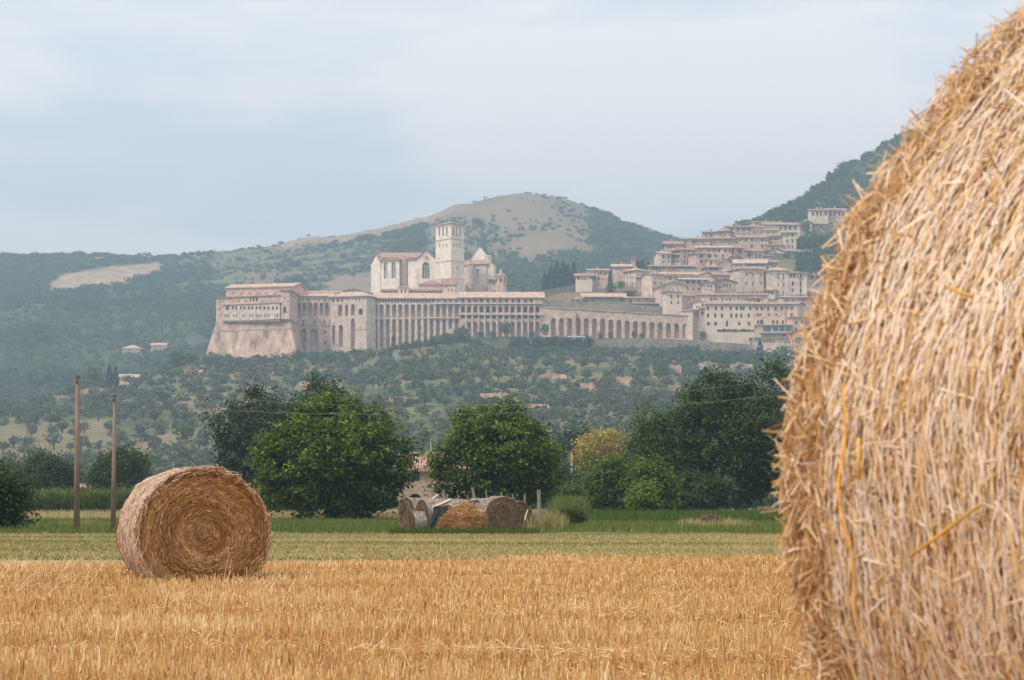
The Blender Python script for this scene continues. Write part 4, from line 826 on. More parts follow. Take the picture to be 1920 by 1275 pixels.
HT = [('broadleaf_tree', 558, 692, 27, 42, 'upright dark tree against the right edge of the bastion foot'), ('broadleaf_tree', 592, 690, 20, 32, 'slim tree in front of the two big low arches'),
 ('broadleaf_tree', 617, 690, 38, 42, 'round tree in front of the wing right of the bastion'), ('bush', 642, 676, 26, 16, 'low bush beside the sloping red wall'), ('bush', 668, 676, 22, 18, 'small bush at the foot of the pale pier'), ('bush', 686, 678, 26, 20, 'bush at the corner of the pale pier'),
 ('broadleaf_tree', 760, 660, 30, 24, 'tree right of the small cypress below the long arcade'), ('broadleaf_tree', 783, 657, 34, 22, 'low wide tree under the middle of the long arcade'),
 ('broadleaf_tree', 812, 655, 44, 32, 'broad dark tree covering the arcade foot'), ('broadleaf_tree', 838, 652, 40, 30, 'dark tree left of the tallest arcade tree'), ('broadleaf_tree', 865, 652, 50, 42, 'tallest dark tree at the foot of the arcades'),
 ('broadleaf_tree', 902, 642, 20, 14, 'small round tree under the square arcades'), ('broadleaf_tree', 924, 641, 18, 15, 'dark round bush tree left of the bigger roadside tree'), ('broadleaf_tree', 950, 641, 32, 32, 'bigger roadside tree before the right part of the convent'),
 ('broadleaf_tree', 998, 638, 18, 12, 'low tree at the right end of the convent'), ('broadleaf_tree', 1020, 638, 24, 30, 'light green tree at the first arch of the low arcade'), ('broadleaf_tree', 1100, 636, 10, 9, 'tiny tree by the parked cars'),
 ('broadleaf_tree', 1126, 636, 17, 13, 'first umbrella shaped tree before the low arcade'), ('broadleaf_tree', 1145, 636, 15, 16, 'second umbrella shaped tree before the low arcade'), ('broadleaf_tree', 1190, 636, 16, 17, 'left one of two touching trees before the arcade'), ('broadleaf_tree', 1203, 636, 16, 14, 'right one of two touching trees before the arcade'),
 ('broadleaf_tree', 1316, 642, 22, 24, 'bright tree at the right end of the arcade'), ('broadleaf_tree', 1466, 690, 70, 50, 'big dark tree hiding the pale terrace building'), ('broadleaf_tree', 1492, 690, 40, 34, 'dark tree next to the straw bale below the terrace building'),
 ('broadleaf_tree', 1238, 713, 38, 36, 'large round tree in the middle of the right slope'), ('bush', 1206, 702, 20, 14, 'small round bush near the large round tree'), ('bush', 1188, 700, 16, 12, 'smaller bush left of two on the right slope'),
 ('broadleaf_tree', 1205, 716, 34, 28, 'bush like tree left below the large round tree'), ('broadleaf_tree', 1135, 728, 46, 26, 'wide tree right of the round topped bank'), ('broadleaf_tree', 1012, 706, 40, 20, 'wide low tree below the retaining wall'),
 ('broadleaf_tree', 330, 694, 54, 44, 'dark tree left of the bastion foot'), ('broadleaf_tree', 300, 700, 40, 34, 'darker tree between the farmhouse and bastion'), ('broadleaf_tree', 270, 698, 34, 38, 'round tree above the loggia farmhouse'), ('broadleaf_tree', 358, 688, 40, 34, 'tree touching the left scarp of the bastion'),
 ('broadleaf_tree', 180, 726, 44, 42, 'left tree of the dark clump by the loggia farmhouse'), ('broadleaf_tree', 236, 712, 34, 28, 'right tree of the dark clump by the loggia farmhouse'),
 ('broadleaf_tree', 140, 742, 40, 26, 'dark low tree behind the tall pole'), ('broadleaf_tree', 300, 760, 46, 30, 'green tree on the left slope below the farmhouse'), ('broadleaf_tree', 378, 750, 34, 28, 'bright green round tree on the terrace left of the oak'),
 ('broadleaf_tree', 345, 832, 58, 44, 'big round tree low on the left slope'), ('broadleaf_tree', 240, 640, 40, 30, 'dark valley tree above the square farmhouse'), ('broadleaf_tree', 1288, 668, 40, 22, 'bushy tree below the right end of the arcade'),
 ('broadleaf_tree', 1512, 470, 22, 40, 'tall dark conifer like tree beside the pale chapel'), ('broadleaf_tree', 1530, 494, 40, 50, 'dark tree mass right of the garden cottages'), ('broadleaf_tree', 1500, 410, 14, 22, 'dark tree left of the white villa'),
 ('broadleaf_tree', 1278, 447, 9, 9, 'lone tiny tree on the town skyline'), ('broadleaf_tree', 1144, 545, 30, 18, 'spreading tree in the town car park'), ('broadleaf_tree', 1166, 543, 18, 18, 'rounded tree against the windowed house'), ('broadleaf_tree', 1180, 553, 44, 12, 'clipped dark hedge row below the left houses')]
for k, x, y, w_, h, lb in HT: hill_tree(k, x, y, w_, h, lb, 'bush' if k == 'bush' else 'tree', D={1512: 1500, 1530: 1420, 1500: 1575, 1278: 1460, 1144: 1285, 1166: 1292, 1180: 1275}.get(x))
for x, y, w_, h, D, lb in ((1022, 541, 17, 38, 1310, 'leftmost and shortest cypress of the dark group on the town wall'), (1033, 541, 20, 50, 1312, 'second cypress from the left in the dark group'), (1044, 540, 19, 56, 1314, 'tallest broad cypress of the dark group'),
        (1056, 539, 19, 54, 1316, 'cypress right of the tallest in the group'), (1065, 538, 16, 48, 1313, 'brownish cypress near the right of the group'), (1076, 537, 16, 54, 1312, 'slender lone cypress at the right of the group'),
        (980, 545, 5, 18, 1330, 'tiny cypress above the convent roof end'), (1144, 532, 12, 36, 1290, 'thin cypress beside the pink farmhouse'), (1196, 497, 17, 28, 1345, 'broad cypress by the slender chimney tower'), (1204, 496, 16, 26, 1350, 'cypress behind the broad one by the tower'), (1215, 494, 11, 26, 1345, 'narrow cypress at the left edge of the upper town'),
        (737, 656, 8, 26, 1205, 'small lone cypress in front of the long arcade'), (205, 722, 16, 44, 1120, 'pointed cypress beside the loggia farmhouse'), (217, 722, 14, 38, 1125, 'second pointed cypress beside the loggia farmhouse'), (1425, 686, 16, 40, 1150, 'dark cypress at the pale terrace wall'), (1330, 470, 4, 12, 1450, 'tiny cypress among the upper roofs')):
    hill_tree('cypress', x, y, w_, h, lb, 'cypress', D=D)
for x, y, w_, h, D, lb in ((1262, 494, 14, 10, 1400, 'garden tree between the left upper houses of town'), (1346, 508, 14, 10, 1335, 'round garden tree left of the pale blank gable'), (1222, 522, 16, 12, 1328, 'tree beside the flat block at the town edge'), (1474, 488, 22, 12, 1402, 'shrubs below the light gabled cottage'), (1505, 502, 20, 11, 1330, 'shrubs above the second monastery block'), (1330, 622, 14, 12, 1198, 'small tree at the foot of the cream hotel'), (1503, 588, 18, 12, 1222, 'tree on the terrace right of the orange house')):
    hill_tree('broadleaf_tree', x, y, w_, h, lb, 'tree', D=D)
# olives set out on the slope, one by one
regions = [((-60, 420, 790, 905), 'grey green olive tree on the green terraces left of the round bale', 'olives on the lower left terraces'),
           ((150, 560, 700, 790), 'grey green olive tree on the terraces below the bastion', 'olives below the bastion'),
           ((560, 900, 668, 800), 'grey green olive tree on the dry slope between bastion and mulberries', 'olives on the middle slope'),
           ((880, 1300, 665, 790), 'grey green olive tree on the terraces below the retaining wall', 'olives on the right slope')]
LM = [('the tall pole', 144, 800), ('the thin pole', 213, 830), ('the loggia farmhouse', 240, 712), ('the left corner of the bastion foot', 380, 672), ('the bastion foot', 470, 676), ('the dark oak top', 500, 742), ('the pale pier', 676, 668),
 ('the lone cypress by the arcade', 737, 656), ('the large mulberry top', 632, 760), ('the dark trees at the arcade foot', 850, 655), ('the second mulberry top', 920, 770), ('the retaining wall', 1165, 664), ('the round topped bank', 1103, 728), ('the large round slope tree', 1238, 700),
 ('the yellow chestnut', 1138, 800), ('the massive dark tree top', 1380, 700), ('the left photo edge', 0, 820), ('the round bale top', 378, 872), ('the crumbling terrace front', 930, 745), ('the slope tree above the bale', 345, 815)]
def olive_label(x, y, r):
    n_, lx, ly = min(LM, key=lambda l: (l[1]-x)**2+((l[2]-y)*1.3)**2); dx, dy = x-lx, y-ly; d = math.hypot(dx, dy)
    v = ('right of' if dx > 0 else 'left of') if abs(dx) > 2*abs(dy) else ('below' if dy > 0 else 'above') if abs(dy) > 2*abs(dx) else ('below and ' if dy > 0 else 'above and ')+('right of' if dx > 0 else 'left of')
    return '%s grey green olive tree %s%s %s' % ('small' if r < 2.8 else 'broad' if r > 3.4 else 'rounded', 'just ' if d < 28 else 'well ' if d > 75 else '', v, n_)
cnt = 0; tries = 0; per = [70, 55, 65, 65]; cand = rng.uniform(size=(60000, 4)); placed = []
for ri, (bx, lb, gr) in enumerate(regions):
    n = 0
    for c in cand[ri*15000:(ri+1)*15000]:
        x = bx[0]+(bx[1]-bx[0])*c[0]; D = 600+560*c[1]; yy = float(ypx(x, D))
        if not (bx[2] < yy < bx[3]) or yy > 895: continue
        if inpoly([x], [yy], HAY)[0]: continue
        row = (float(terr(x, D))/5.5) % 1
        if row > .5 and c[2] > .25: continue
        X = px(x, D); r = 2.3+1.6*c[3]
        if any((X-a)**2+((D-b)*.55)**2 < (r+rr+.5)**2 for a, b, rr in occupied): continue
        o = obj('olive_tree', OL[n % 5], None, (X, D, float(terr(x, D))-.2), c[2]*6.28, (2*r, 2*r, 1.7*r)); tag(o, olive_label(x, yy, r), 'olive tree', gr); occupied.append((X, D, r)); n += 1
        if n >= per[ri]: break
dup = {}
for o in [o for o in bpy.data.objects if o.name.startswith('olive_tree')]:
    L_ = o['label']
    if len(L_.split()) > 11: L_ = L_.replace('grey green olive', 'olive').replace('the dark trees at the arcade foot', 'the dark arcade trees').replace('the left corner of the bastion foot', 'the left bastion corner')
    dup.setdefault(L_, []).append(o)
for L_, os_ in dup.items():
    os_.sort(key=lambda o: o.location.x/o.location.y); n = len(os_); nm_ = {2: 'two', 3: 'three', 4: 'four'}.get(n, 'several')
    for i_, o in enumerate(os_):
        o['label'] = L_ if n == 1 else L_+', '+('leftmost' if i_ == 0 else 'rightmost' if i_ == n-1 else 'middle' if n == 3 else ['', 'second', 'third', 'fourth', 'fifth', 'sixth'][min(i_, 5)])+' of '+nm_
# the rest of the greenery reads as one mass: woods and scrub
def scatter(name, label, P, W_, Hh, tint, mt, nq, q, seeds=6, sink=.15):
    V, Fc, T = [], [], []; protos = [crown_unit(900+i, nq, q=q) for i in range(seeds)]; protos = [(v[:, :3], t) for v, t in protos]
    which = rng.integers(0, seeds, len(P)); ang = rng.uniform(0, 6.28, len(P))
    for k in range(seeds):
        i = np.where(which == k)[0]
        if not len(i): continue
        v, t = protos[k]; c, s = np.cos(ang[i]), np.sin(ang[i]); v = v.reshape(-1, 3)
        X = v[None, :, 0]*c[:, None]-v[None, :, 1]*s[:, None]; Y = v[None, :, 0]*s[:, None]+v[None, :, 1]*c[:, None]
        Q = np.stack([X*W_[i][:, None]+P[i, 0][:, None], Y*W_[i][:, None]+P[i, 1][:, None], (v[None, :, 2]-sink)*Hh[i][:, None]+P[i, 2][:, None]], -1)
        V.append(Q.reshape(-1, 3)); T.append((np.repeat(t, 3)[None]*.75+tint[i][:, None]-.1).ravel())
    V = np.concatenate(V); T = np.concatenate(T); f = np.arange(len(V)).reshape(-1, 3)
    o = obj(name, np_mesh(name, V, f, mt, np.clip(T, 0, 1))); return tag(o, label, None, kind='stuff')
def cands(n, x0, x1, D0, D1): return rng.uniform(x0, x1, n), np.sqrt(rng.uniform(D0**2, D1**2, n))
def clear(X, Y, r):
    occ = np.array(occupied); ok = np.ones(len(X), bool)
    for a, b, rr in occ: ok &= ((X-a)**2+((Y-b)*.6)**2 > (rr+r)**2)
    return ok
# back hills
x, D = cands(68000, -330, 2250, 1480, 2680); yy = ypx(x, D); X = px(x, D); b = bare_at(x, D)
den = np.clip(1.15-1.5*b, 0, 1); den = np.where(b > .85, .0, den); den = np.where(b > .9, .006, den)
rows = (terr(x, D)/10.5+.15*(tnoise(X, D*.6, 40)*.5+.5)) % 1
den = np.where((x > 400) & (x < 740) & (yy < 545), np.clip(1.1-1.2*b, .2, 1)*(rows < .55)*np.where(rng.uniform(size=len(x)) < .08, 2, 1), den)
den = np.where((x > 330) & (x < 470) & (yy < 560), den*.7, den)
den = np.where(inpoly(x+26*tnoise(X, D, 31, 11)+9*tnoise(X, D, 9, 14), yy+12*tnoise(X, D, 27, 12)+5*tnoise(X, D, 8, 15), PEAK), .06, den)
den = np.where((D > 2440) & (x > 560) & (x < 1000), den*.4, den)
clump = tnoise(X, D, 60, 5)*.5+.5
grove = ((x < 385) & (yy > 585) & (tnoise(X, D, 90, 21) > -.35)) | ((x > 400) & (x < 720) & (yy < 540) & (tnoise(X, D, 70, 25) > -.5)); keep = (rng.uniform(size=len(x)) < den)&(~inpoly(x, yy, HAY))
for (ax, bx_, lo_, hi_) in ((170, 320, 2360, 2420),): keep &= ~((x > 176) & (x < 210) & (D > 2300) & (D < 2420))
big = rng.uniform(.6, 1.35, len(x))*np.where(yy < 560, .85, 1.0)*np.where((x > 1400) & (D < 2300), .8, 1)
# keep crowns low behind the town so that only the wooded ridge shows
keep &= ~((x > 1160) & (x < 1420) & (D < 1700)); keep &= ~((x > 1040) & (x < 1420) & (D < 1500)); keep &= ~((x > 1420) & (D < 1580) & (x < 1640))
big = np.where((b > .42) | grove, big*.6, big)
i = np.where(keep)[0][:21500]
P = np.stack([X[i], D[i], terr(x[i], D[i])], 1); Wd = 10.5*big[i]; Hh = 8.2*big[i]*np.where(D[i] > 2500, .75, 1)
tn = .06+.12*clump[i]+rng.normal(0, .09, len(i))+.20*(tnoise(X[i], D[i], 150, 9))+.24*grove[i]
scatter('woodland', 'hazy green woods covering the hills behind the convent', P, Wd, Hh, tn, M['wood'], 24, .52)
# olive groves and scrub on the near slope and valley
x, D = cands(27000, -330, 2150, 560, 1480); yy = ypx(x, D); X = px(x, D)
n_ = tnoise(X, D, 55, 2)*.5+.5; strip = ((terr(x, D)/5.5) % 1)
den = .20+.5*(n_ > .55)
den = np.where(D > 1190, np.where((x < 370) | (x > 1640), .75, 0), den)
den = np.where((D > 1090) & (x > 380) & (x < 1420), .55, den); den = np.where((D > 1188) & (x > 360) & (x < 1640), 0, den)
den = np.where((strip > .55) & (D < 1100), den*.35, den); den = np.where(inpoly(x, yy, GREEN), .02, den)
den = np.where((D < 700), .75, den); den = np.where((x > 1000) & (D < 920) & (yy > 740), .9, den); den = np.where((x > 1420) & (D > 1200) & (x < 1640), 0, den)
keep = rng.uniform(size=len(x)) < den
keep &= clear(X, D, 1.5)
for (fx0, fx1, fd) in ((224, 258, 1150), (229, 264, 1450), (283, 311, 1440)): keep &= ~((x > fx0-5) & (x < fx1+5) & (D > fd-40) & (D < fd+16))
i = np.where(keep)[0]; sz = rng.uniform(.4, 1.15, len(i))*np.where(D[i] < 720, 1.1, 1)
P = np.stack([X[i], D[i], terr(x[i], D[i])], 1); olv = (rng.uniform(size=len(i)) < .55)
a_ = i[olv]; scatter('olive_grove', 'massed grey green olive scrub over the near slope', P[olv], 5.4*sz[olv], 4.2*sz[olv], .1+.1*n_[a_]+rng.normal(0, .08, olv.sum()), M['olive'], 34, .42)
a_ = i[~olv]; scatter('scrub', 'massed dark green scrub and bushes over the near slope', P[~olv], 5.8*sz[~olv], 4.6*sz[~olv], .05+.1*n_[a_]+rng.normal(0, .08, (~olv).sum()), M['wood'], 34, .42)
x, D = cands(1300, 1486, 1640, 1312, 1500); yy = ypx(x, D); X = px(x, D); sz = rng.uniform(.6, 1.2, len(x)); k_ = ~((D > 1480) & (x < 1560)) & ~((x < 1528) & (D > 1402) & (D < 1434)) & ((x > 1496) | ((D < 1340) & (x > 1510))); x, D, X, sz = x[k_], D[k_], X[k_], sz[k_]
scatter('garden_trees', 'dark trees filling the gap at the right end of the town', np.stack([X, D, terr(x, D)], 1), 5.5*sz, 5.5*sz, rng.normal(.03, .06, len(x)), M['wood'], 60, .34)
# ivy and hedges along the road under the arcade and on the slope edge
hx = np.concatenate([rng.uniform(955, 1110, 260), rng.uniform(720, 1000, 120), rng.uniform(1225, 1330, 260), rng.uniform(1345, 1415, 60), rng.uniform(385, 495, 110), rng.uniform(1340, 1425, 160)])
hd = np.concatenate([rng.uniform(1188, 1197, 260), rng.uniform(1178, 1196, 120), rng.uniform(1130, 1176, 260), rng.uniform(1188, 1194, 60), rng.uniform(1150, 1172, 110), rng.uniform(1120, 1176, 160)])
hzv = terr(hx, hd); hzv[:260] = np.maximum(hzv[:260], zz(rng.uniform(638, 660, 260), 1195)); hzv[640:700] = zz(622, 1192)
P = np.stack([px(hx, hd), hd, hzv], 1); s_ = rng.uniform(1.6, 4.2, len(hx)); s_[640:700] *= .6
scatter('hedge_growth', 'dark hedges and hanging ivy along the road below the town', P, s_, s_*.8, rng.normal(.12, .08, len(hx)), M['wood'], 50, .36)
# ------------------------------------------------------------ leafy trees of the plain
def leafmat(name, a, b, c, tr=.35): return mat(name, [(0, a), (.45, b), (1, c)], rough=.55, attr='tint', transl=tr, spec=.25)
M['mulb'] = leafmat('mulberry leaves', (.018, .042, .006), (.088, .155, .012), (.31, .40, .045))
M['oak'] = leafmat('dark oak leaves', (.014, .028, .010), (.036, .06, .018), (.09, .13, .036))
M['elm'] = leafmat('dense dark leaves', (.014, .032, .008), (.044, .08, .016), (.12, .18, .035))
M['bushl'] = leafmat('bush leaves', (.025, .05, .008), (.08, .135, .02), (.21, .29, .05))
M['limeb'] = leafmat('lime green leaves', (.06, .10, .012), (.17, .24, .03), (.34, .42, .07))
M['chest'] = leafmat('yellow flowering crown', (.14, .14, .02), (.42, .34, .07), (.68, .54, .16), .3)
def leaves(P, Nn, size, tint, r):
    """one folded pointed leaf per point: four-cornered, bent along its midrib"""
    n = len(P); T = unit(np.cross(Nn, r.normal(size=(n, 3)))); T[:, 2] -= .35; T = unit(T); S = unit(np.cross(T, Nn)); s = size[:, None]
    b0 = P-T*s*.5; tip = P+T*s*.5; l = P+S*s*.36+Nn*s*.1-T*s*.06; q = P-S*s*.36+Nn*s*.1-T*s*.06
    V = np.stack([b0, q, tip, l], 1).reshape(-1, 3); return V, np.arange(4*n).reshape(-1, 4), np.repeat(tint, 4)
def leafy(name, label, xc, D, wpx, ytop, ybot, mt, seed, nclump=420, per=60, leaf=.17, spread=.42, cat='tree', low=0, lob=14, trunk_h=.18, bumpy=1., top=(), group=None, zb=0., flatb=.12, ns=1.):
    r = np.random.default_rng(seed); s = D/F; Wm = wpx*s; z1 = zz(ytop, D)-zb; z0 = low; Hm = z1-z0
    root = empty(name, (px(xc, D), D, zb), label, cat, group); c0 = np.array((0, 0, z0+Hm*.47))
    rad = np.array((Wm*.5, Wm*.46, Hm*.53))
    lobes = []
    for k in range(lob):
        d = unit(r.normal(size=3)); d[2] = abs(d[2])*.9-.15 if r.uniform() < .8 else d[2]
        lobes.append((c0+d*rad*.56, rad*r.uniform(.30, .46)*bumpy))
    lobes.append((c0, rad*.72))
    for (tx, ty_, tr_) in top: lobes.append((np.array(((tx-xc)*s, 0, zz(ty_, D)-zb)), np.array((tr_*s,)*3)))
    LC = np.array([l[0] for l in lobes]); LR = np.array([l[1] for l in lobes])
    wts = (LR[:, 0]*LR[:, 2]); k = r.choice(len(LC), nclump*4, p=wts/wts.sum()); d = unit(r.normal(size=(nclump*4, 3)))
    C = LC[k]+d*LR[k]*r.uniform(.82, 1.03, (nclump*4, 1))
    # drop clumps buried inside another lobe
    ins = np.zeros(len(C), bool)
    for a, b in zip(LC, LR): ins |= (((C-a)/b)**2).sum(1) < .62
    ins &= r.uniform(size=len(C)) < .93; C = C[~ins][:nclump]; d = d[~ins][:nclump]
    C[:, 2] = np.maximum(C[:, 2], z0+flatb+abs(r.normal(0, .2, len(C)))); n = len(C)
    out = unit(C-c0)
    o = np.repeat(unit(out+np.array((0, 0, .35))), per, 0); P = np.repeat(C, per, 0)+r.normal(0, spread*.78, (n*per, 3))*(1, 1, .62)+o*(np.abs(r.normal(0, 1, (n*per, 1)))*spread*np.repeat(r.uniform(0, 1.6, n), per)[:, None]-spread*.3)
    P[:, 2] = np.maximum(P[:, 2], z0+.05)
    Nn = unit(o*.5+np.array((0, 0, .75))+r.normal(0, .5, (n*per, 3)))
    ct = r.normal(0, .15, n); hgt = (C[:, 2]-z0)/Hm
    t = np.clip(.36+np.repeat(ct+.22*(hgt-.4), per)+r.normal(0, .15, n*per), 0, 1)  # lit and dark clumps are painted into the tint, lighter toward the top
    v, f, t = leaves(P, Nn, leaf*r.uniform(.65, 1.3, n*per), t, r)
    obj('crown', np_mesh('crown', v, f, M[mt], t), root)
    b = MB(); tr0 = .05*Wm*.55; mid_ = np.array((r.normal(0, .1), 0, z0+Hm*.3)); b.bar((0, 0, -.1), mid_, tr0, 9, r2=tr0*.7)
    obj('trunk', b.mesh('trunk', M['bark'], True), root)
    lb = MB()
    for i in r.choice(len(C), min(26, n), False):
        e = C[i]*.92+mid_*.08; j = mid_+(e-mid_)*.45+(0, 0, .08*Hm); lb.bar(mid_+(0, 0, r.uniform(-.1, .3)*Hm*.3), j, tr0*.42, 5, r2=tr0*.26); lb.bar(j, e, tr0*.26, 5, r2=tr0*.08)
    obj('limbs', lb.mesh('limbs', M['bark'], True), root)['kind'] = 'stuff'
    return root
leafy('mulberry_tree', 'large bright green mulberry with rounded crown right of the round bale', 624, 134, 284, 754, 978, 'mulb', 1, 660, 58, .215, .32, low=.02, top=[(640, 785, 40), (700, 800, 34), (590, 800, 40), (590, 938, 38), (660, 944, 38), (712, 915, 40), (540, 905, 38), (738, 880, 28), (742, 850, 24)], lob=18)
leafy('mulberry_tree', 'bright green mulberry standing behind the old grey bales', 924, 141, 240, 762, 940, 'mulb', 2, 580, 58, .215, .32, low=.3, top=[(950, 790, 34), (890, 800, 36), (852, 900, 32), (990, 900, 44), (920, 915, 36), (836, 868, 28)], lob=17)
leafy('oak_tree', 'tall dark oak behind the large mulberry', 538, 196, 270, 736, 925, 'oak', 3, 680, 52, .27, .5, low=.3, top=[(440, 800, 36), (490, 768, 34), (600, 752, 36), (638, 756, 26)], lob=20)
leafy('broadleaf_tree', 'round dark green tree at the corn left of the first pole', 92, 236, 104, 846, 940, 'elm', 4, 330, 44, .26, .5, low=.3, lob=12)
leafy('broadleaf_tree', 'round dark green tree behind the thinner pole', 228, 232, 116, 838, 940, 'elm', 5, 350, 44, .26, .5, low=.3, lob=12)
leafy('bush_tree', 'dark leafy bush cut by the left edge of the photograph', -15, 84, 128, 878, 1000, 'elm', 6, 340, 56, .12, .26, low=.02, lob=14)
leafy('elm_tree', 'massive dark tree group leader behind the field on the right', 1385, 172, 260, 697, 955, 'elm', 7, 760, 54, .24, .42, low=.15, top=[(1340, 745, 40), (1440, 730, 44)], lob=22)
leafy('elm_tree', 'lighter green tree leaning left of the massive dark tree', 1248, 176, 128, 756, 955, 'bushl', 8, 330, 50, .22, .4, low=.5, top=[(1215, 790, 26), (1290, 770, 32)], lob=14)
leafy('elm_tree', 'dark tree running behind the big straw bale', 1530, 180, 180, 690, 955, 'elm', 9, 380, 46, .26, .45, low=.2, lob=14)
leafy('chestnut_tree', 'yellow flowering chestnut crown between the dark trees', 1136, 262, 116, 790, 935, 'chest', 10, 330, 44, .26, .42, low=1., lob=14)
leafy('broadleaf_tree', 'hazy dark tree behind the second mulberry', 1078, 330, 116, 790, 925, 'oak', 11, 260, 40, .38, .7, low=.5, lob=11)
leafy('bush_tree', 'wide mid green bushes in front of the yellow chestnut', 1150, 160, 120, 862, 958, 'bushl', 12, 360, 50, .18, .36, low=.05, lob=13)
leafy('bush_tree', 'green bush left below the massive dark tree', 1222, 152, 86, 862, 958, 'mulb', 13, 220, 50, .18, .34, low=.05, lob=10)
leafy('bush', 'small bright yellow green bush in front of the bushes', 1200, 140, 56, 902, 958, 'limeb', 14, 110, 50, .14, .24, low=.02, lob=8, cat='bush')
leafy('bush', 'low dark green bush at the fence post', 1072, 97, 36, 960, 992, 'elm', 15, 90, 50, .09, .15, low=.02, lob=7, cat='bush')
leafy('bush', 'dark shrub right of the yellow bush under the big tree', 1300, 158, 130, 888, 958, 'elm', 16, 260, 46, .2, .36, low=.02, lob=10, cat='bush')
leafy('bush_tree', 'dark bush between second mulberry and yellow chestnut', 1050, 205, 92, 866, 948, 'elm', 23, 200, 46, .22, .42, low=.05, lob=10)
leafy('broadleaf_tree', 'small dark tree at the far left edge behind the bush', 20, 300, 90, 858, 935, 'oak', 17, 200, 40, .34, .6, low=.2, lob=10)
leafy('bush', 'corn side bush left of the large mulberry', 505, 150, 52, 905, 962, 'mulb', 18, 110, 46, .17, .3, low=.02, lob=8, cat='bush')
leafy('bush', 'grey green willow shrub right of the second mulberry', 1068, 150, 60, 905, 962, 'bushl', 19, 150, 46, .15, .3, low=.02, lob=9, cat='bush')
leafy('elm_tree', 'dark tree between yellow chestnut and massive tree', 1215, 215, 90, 800, 945, 'elm', 20, 240, 44, .28, .5, low=.3, lob=11)
# belt of hedges and trees on the plain, hazier, read as one mass
x = np.concatenate([rng.uniform(-500, 1750, 900), rng.uniform(-300, 480, 260)]); D = np.concatenate([rng.uniform(330, 540, 900), rng.uniform(260, 330, 260)]); X = px(x, D)
sz = rng.uniform(.6, 1.3, len(x)); sz[900:] *= .55
keep = ~((x > 740) & (x < 850) & (D < 420)); x, D, X, sz = x[keep], D[keep], X[keep], sz[keep]
scatter('treeline', 'hazy belt of trees and hedges between the fields and the hill', np.stack([X, D, 0*X-.3], 1), 7.5*sz, 6.2*sz, rng.normal(.12, .1, len(x)), M['wood'], 85, .28)
# ------------------------------------------------------------ grass, corn, dry weeds
def blades(name, label, n, x0, x1, d0f, d1f, h, wd, mt, tf, dens=None, lean=.25, tri=False, seed=1, z0=0., hv=.35):
    r = np.random.default_rng(seed); x = r.uniform(x0, x1, n); a, b = (d0f, d1f)
    D = np.sqrt(r.uniform(a*a, b*b, n)); X = px(x, D)
    if dens is not None: k = r.uniform(size=n) < dens(X, D, x); X, D, x = X[k], D[k], x[k]; n = len(X)
    hh = h*np.clip(r.normal(1, hv, n), .3, 2.2); T = unit(np.stack([r.normal(0, lean, n), r.normal(0, lean, n), np.ones(n)], 1))
    yaw = r.uniform(0, np.pi, n); Nn = np.stack([np.sin(yaw), -np.cos(yaw), 0*yaw], 1); S = unit(np.cross(T, Nn))
    B = np.stack([X, D, np.full(n, z0)], 1)
    V = np.stack([B-S*wd/2, B+S*wd/2, B+T*hh[:, None]+S*wd*.1, B+T*hh[:, None]-S*wd*.1], 1)
    if tri: V = V[:, :3]; f = np.arange(3*n).reshape(-1, 3); kk = 3
    else: f = np.arange(4*n).reshape(-1, 4); kk = 4
    t = np.clip(tf(X, D, r), 0, 1); o = obj(name, np_mesh(name, V.reshape(-1, 3), f, mt, np.repeat(t, kk))); return tag(o, label, None, kind='stuff')
M['grass'] = mat('grass blades', [(0, (.03, .06, .012)), (.35, (.075, .125, .025)), (.6, (.16, .185, .05)), (.82, (.33, .28, .115)), (1, (.54, .41, .21))], attr='tint', transl=.3, spec=.15)
M['straw'] = mat('stubble straw', [(0, (.24, .10, .025)), (.3, (.46, .235, .075)), (.6, (.63, .39, .16)), (.85, (.76, .57, .31)), (1, (.86, .70, .42))], attr='tint', transl=.2, rough=.6, spec=.2)
nn = lambda X, D, s, k=0: tnoise(X, D, s, k)
blades('tall_grass', 'tall green grass along the edge of the mown meadow', 70000, -260, 2000, 76, 112, .20, .04, M['grass'], lambda X, D, r: .52+.14*nn(X, D, 7)+.5*np.clip(nn(X, D*.4, 5, 2)-.45, 0, 1)*2+r.normal(0, .1, len(X)), lambda X, D, x: (.75+.25*nn(X, D, 4))*(D > 79+3*nn(X, D*0, 3.3)+1.5*nn(X, D*0, 1.1, 2))*~((x > 742) & (x < 985) & (D < 88)), tri=True)
blades('tall_grass', 'green meadow grass reaching back to the trees', 42000, -260, 2000, 112, 137, .13, .07, M['grass'], lambda X, D, r: .50+.12*nn(X, D, 9)+r.normal(0, .09, len(X)), lambda X, D, x: .9+0*X, tri=True, seed=2)
blades('mown_grass', 'short mown grass with dry straw coloured patches', 90000, -260, 2000, 43, 76.5, .07, .03, M['grass'], lambda X, D, r: .84+.24*nn(X*.25, D, 3.2)+.14*nn(X*.3, D, 1.1, 4)+r.normal(0, .12, len(X)), lambda X, D, x: (D > edge(X)-.7+.9*nn(X, D, .6, 6))*1., tri=True, lean=.9, seed=3)
blades('dry_grass_strip', 'pale dry grass strip in front of the corn', 16000, -260, 860, 136, 168, .42, .07, M['grass'], lambda X, D, r: .93+r.normal(0, .06, len(X)), tri=True, seed=4, hv=.25)
blades('crop', 'low green crop in front of the dark trees on the right', 22000, 1040, 1900, 112, 160, .55, .09, M['grass'], lambda X, D, r: .34+.05*nn(X, D, 9)+r.normal(0, .05, len(X)), tri=True, seed=5, hv=.15)
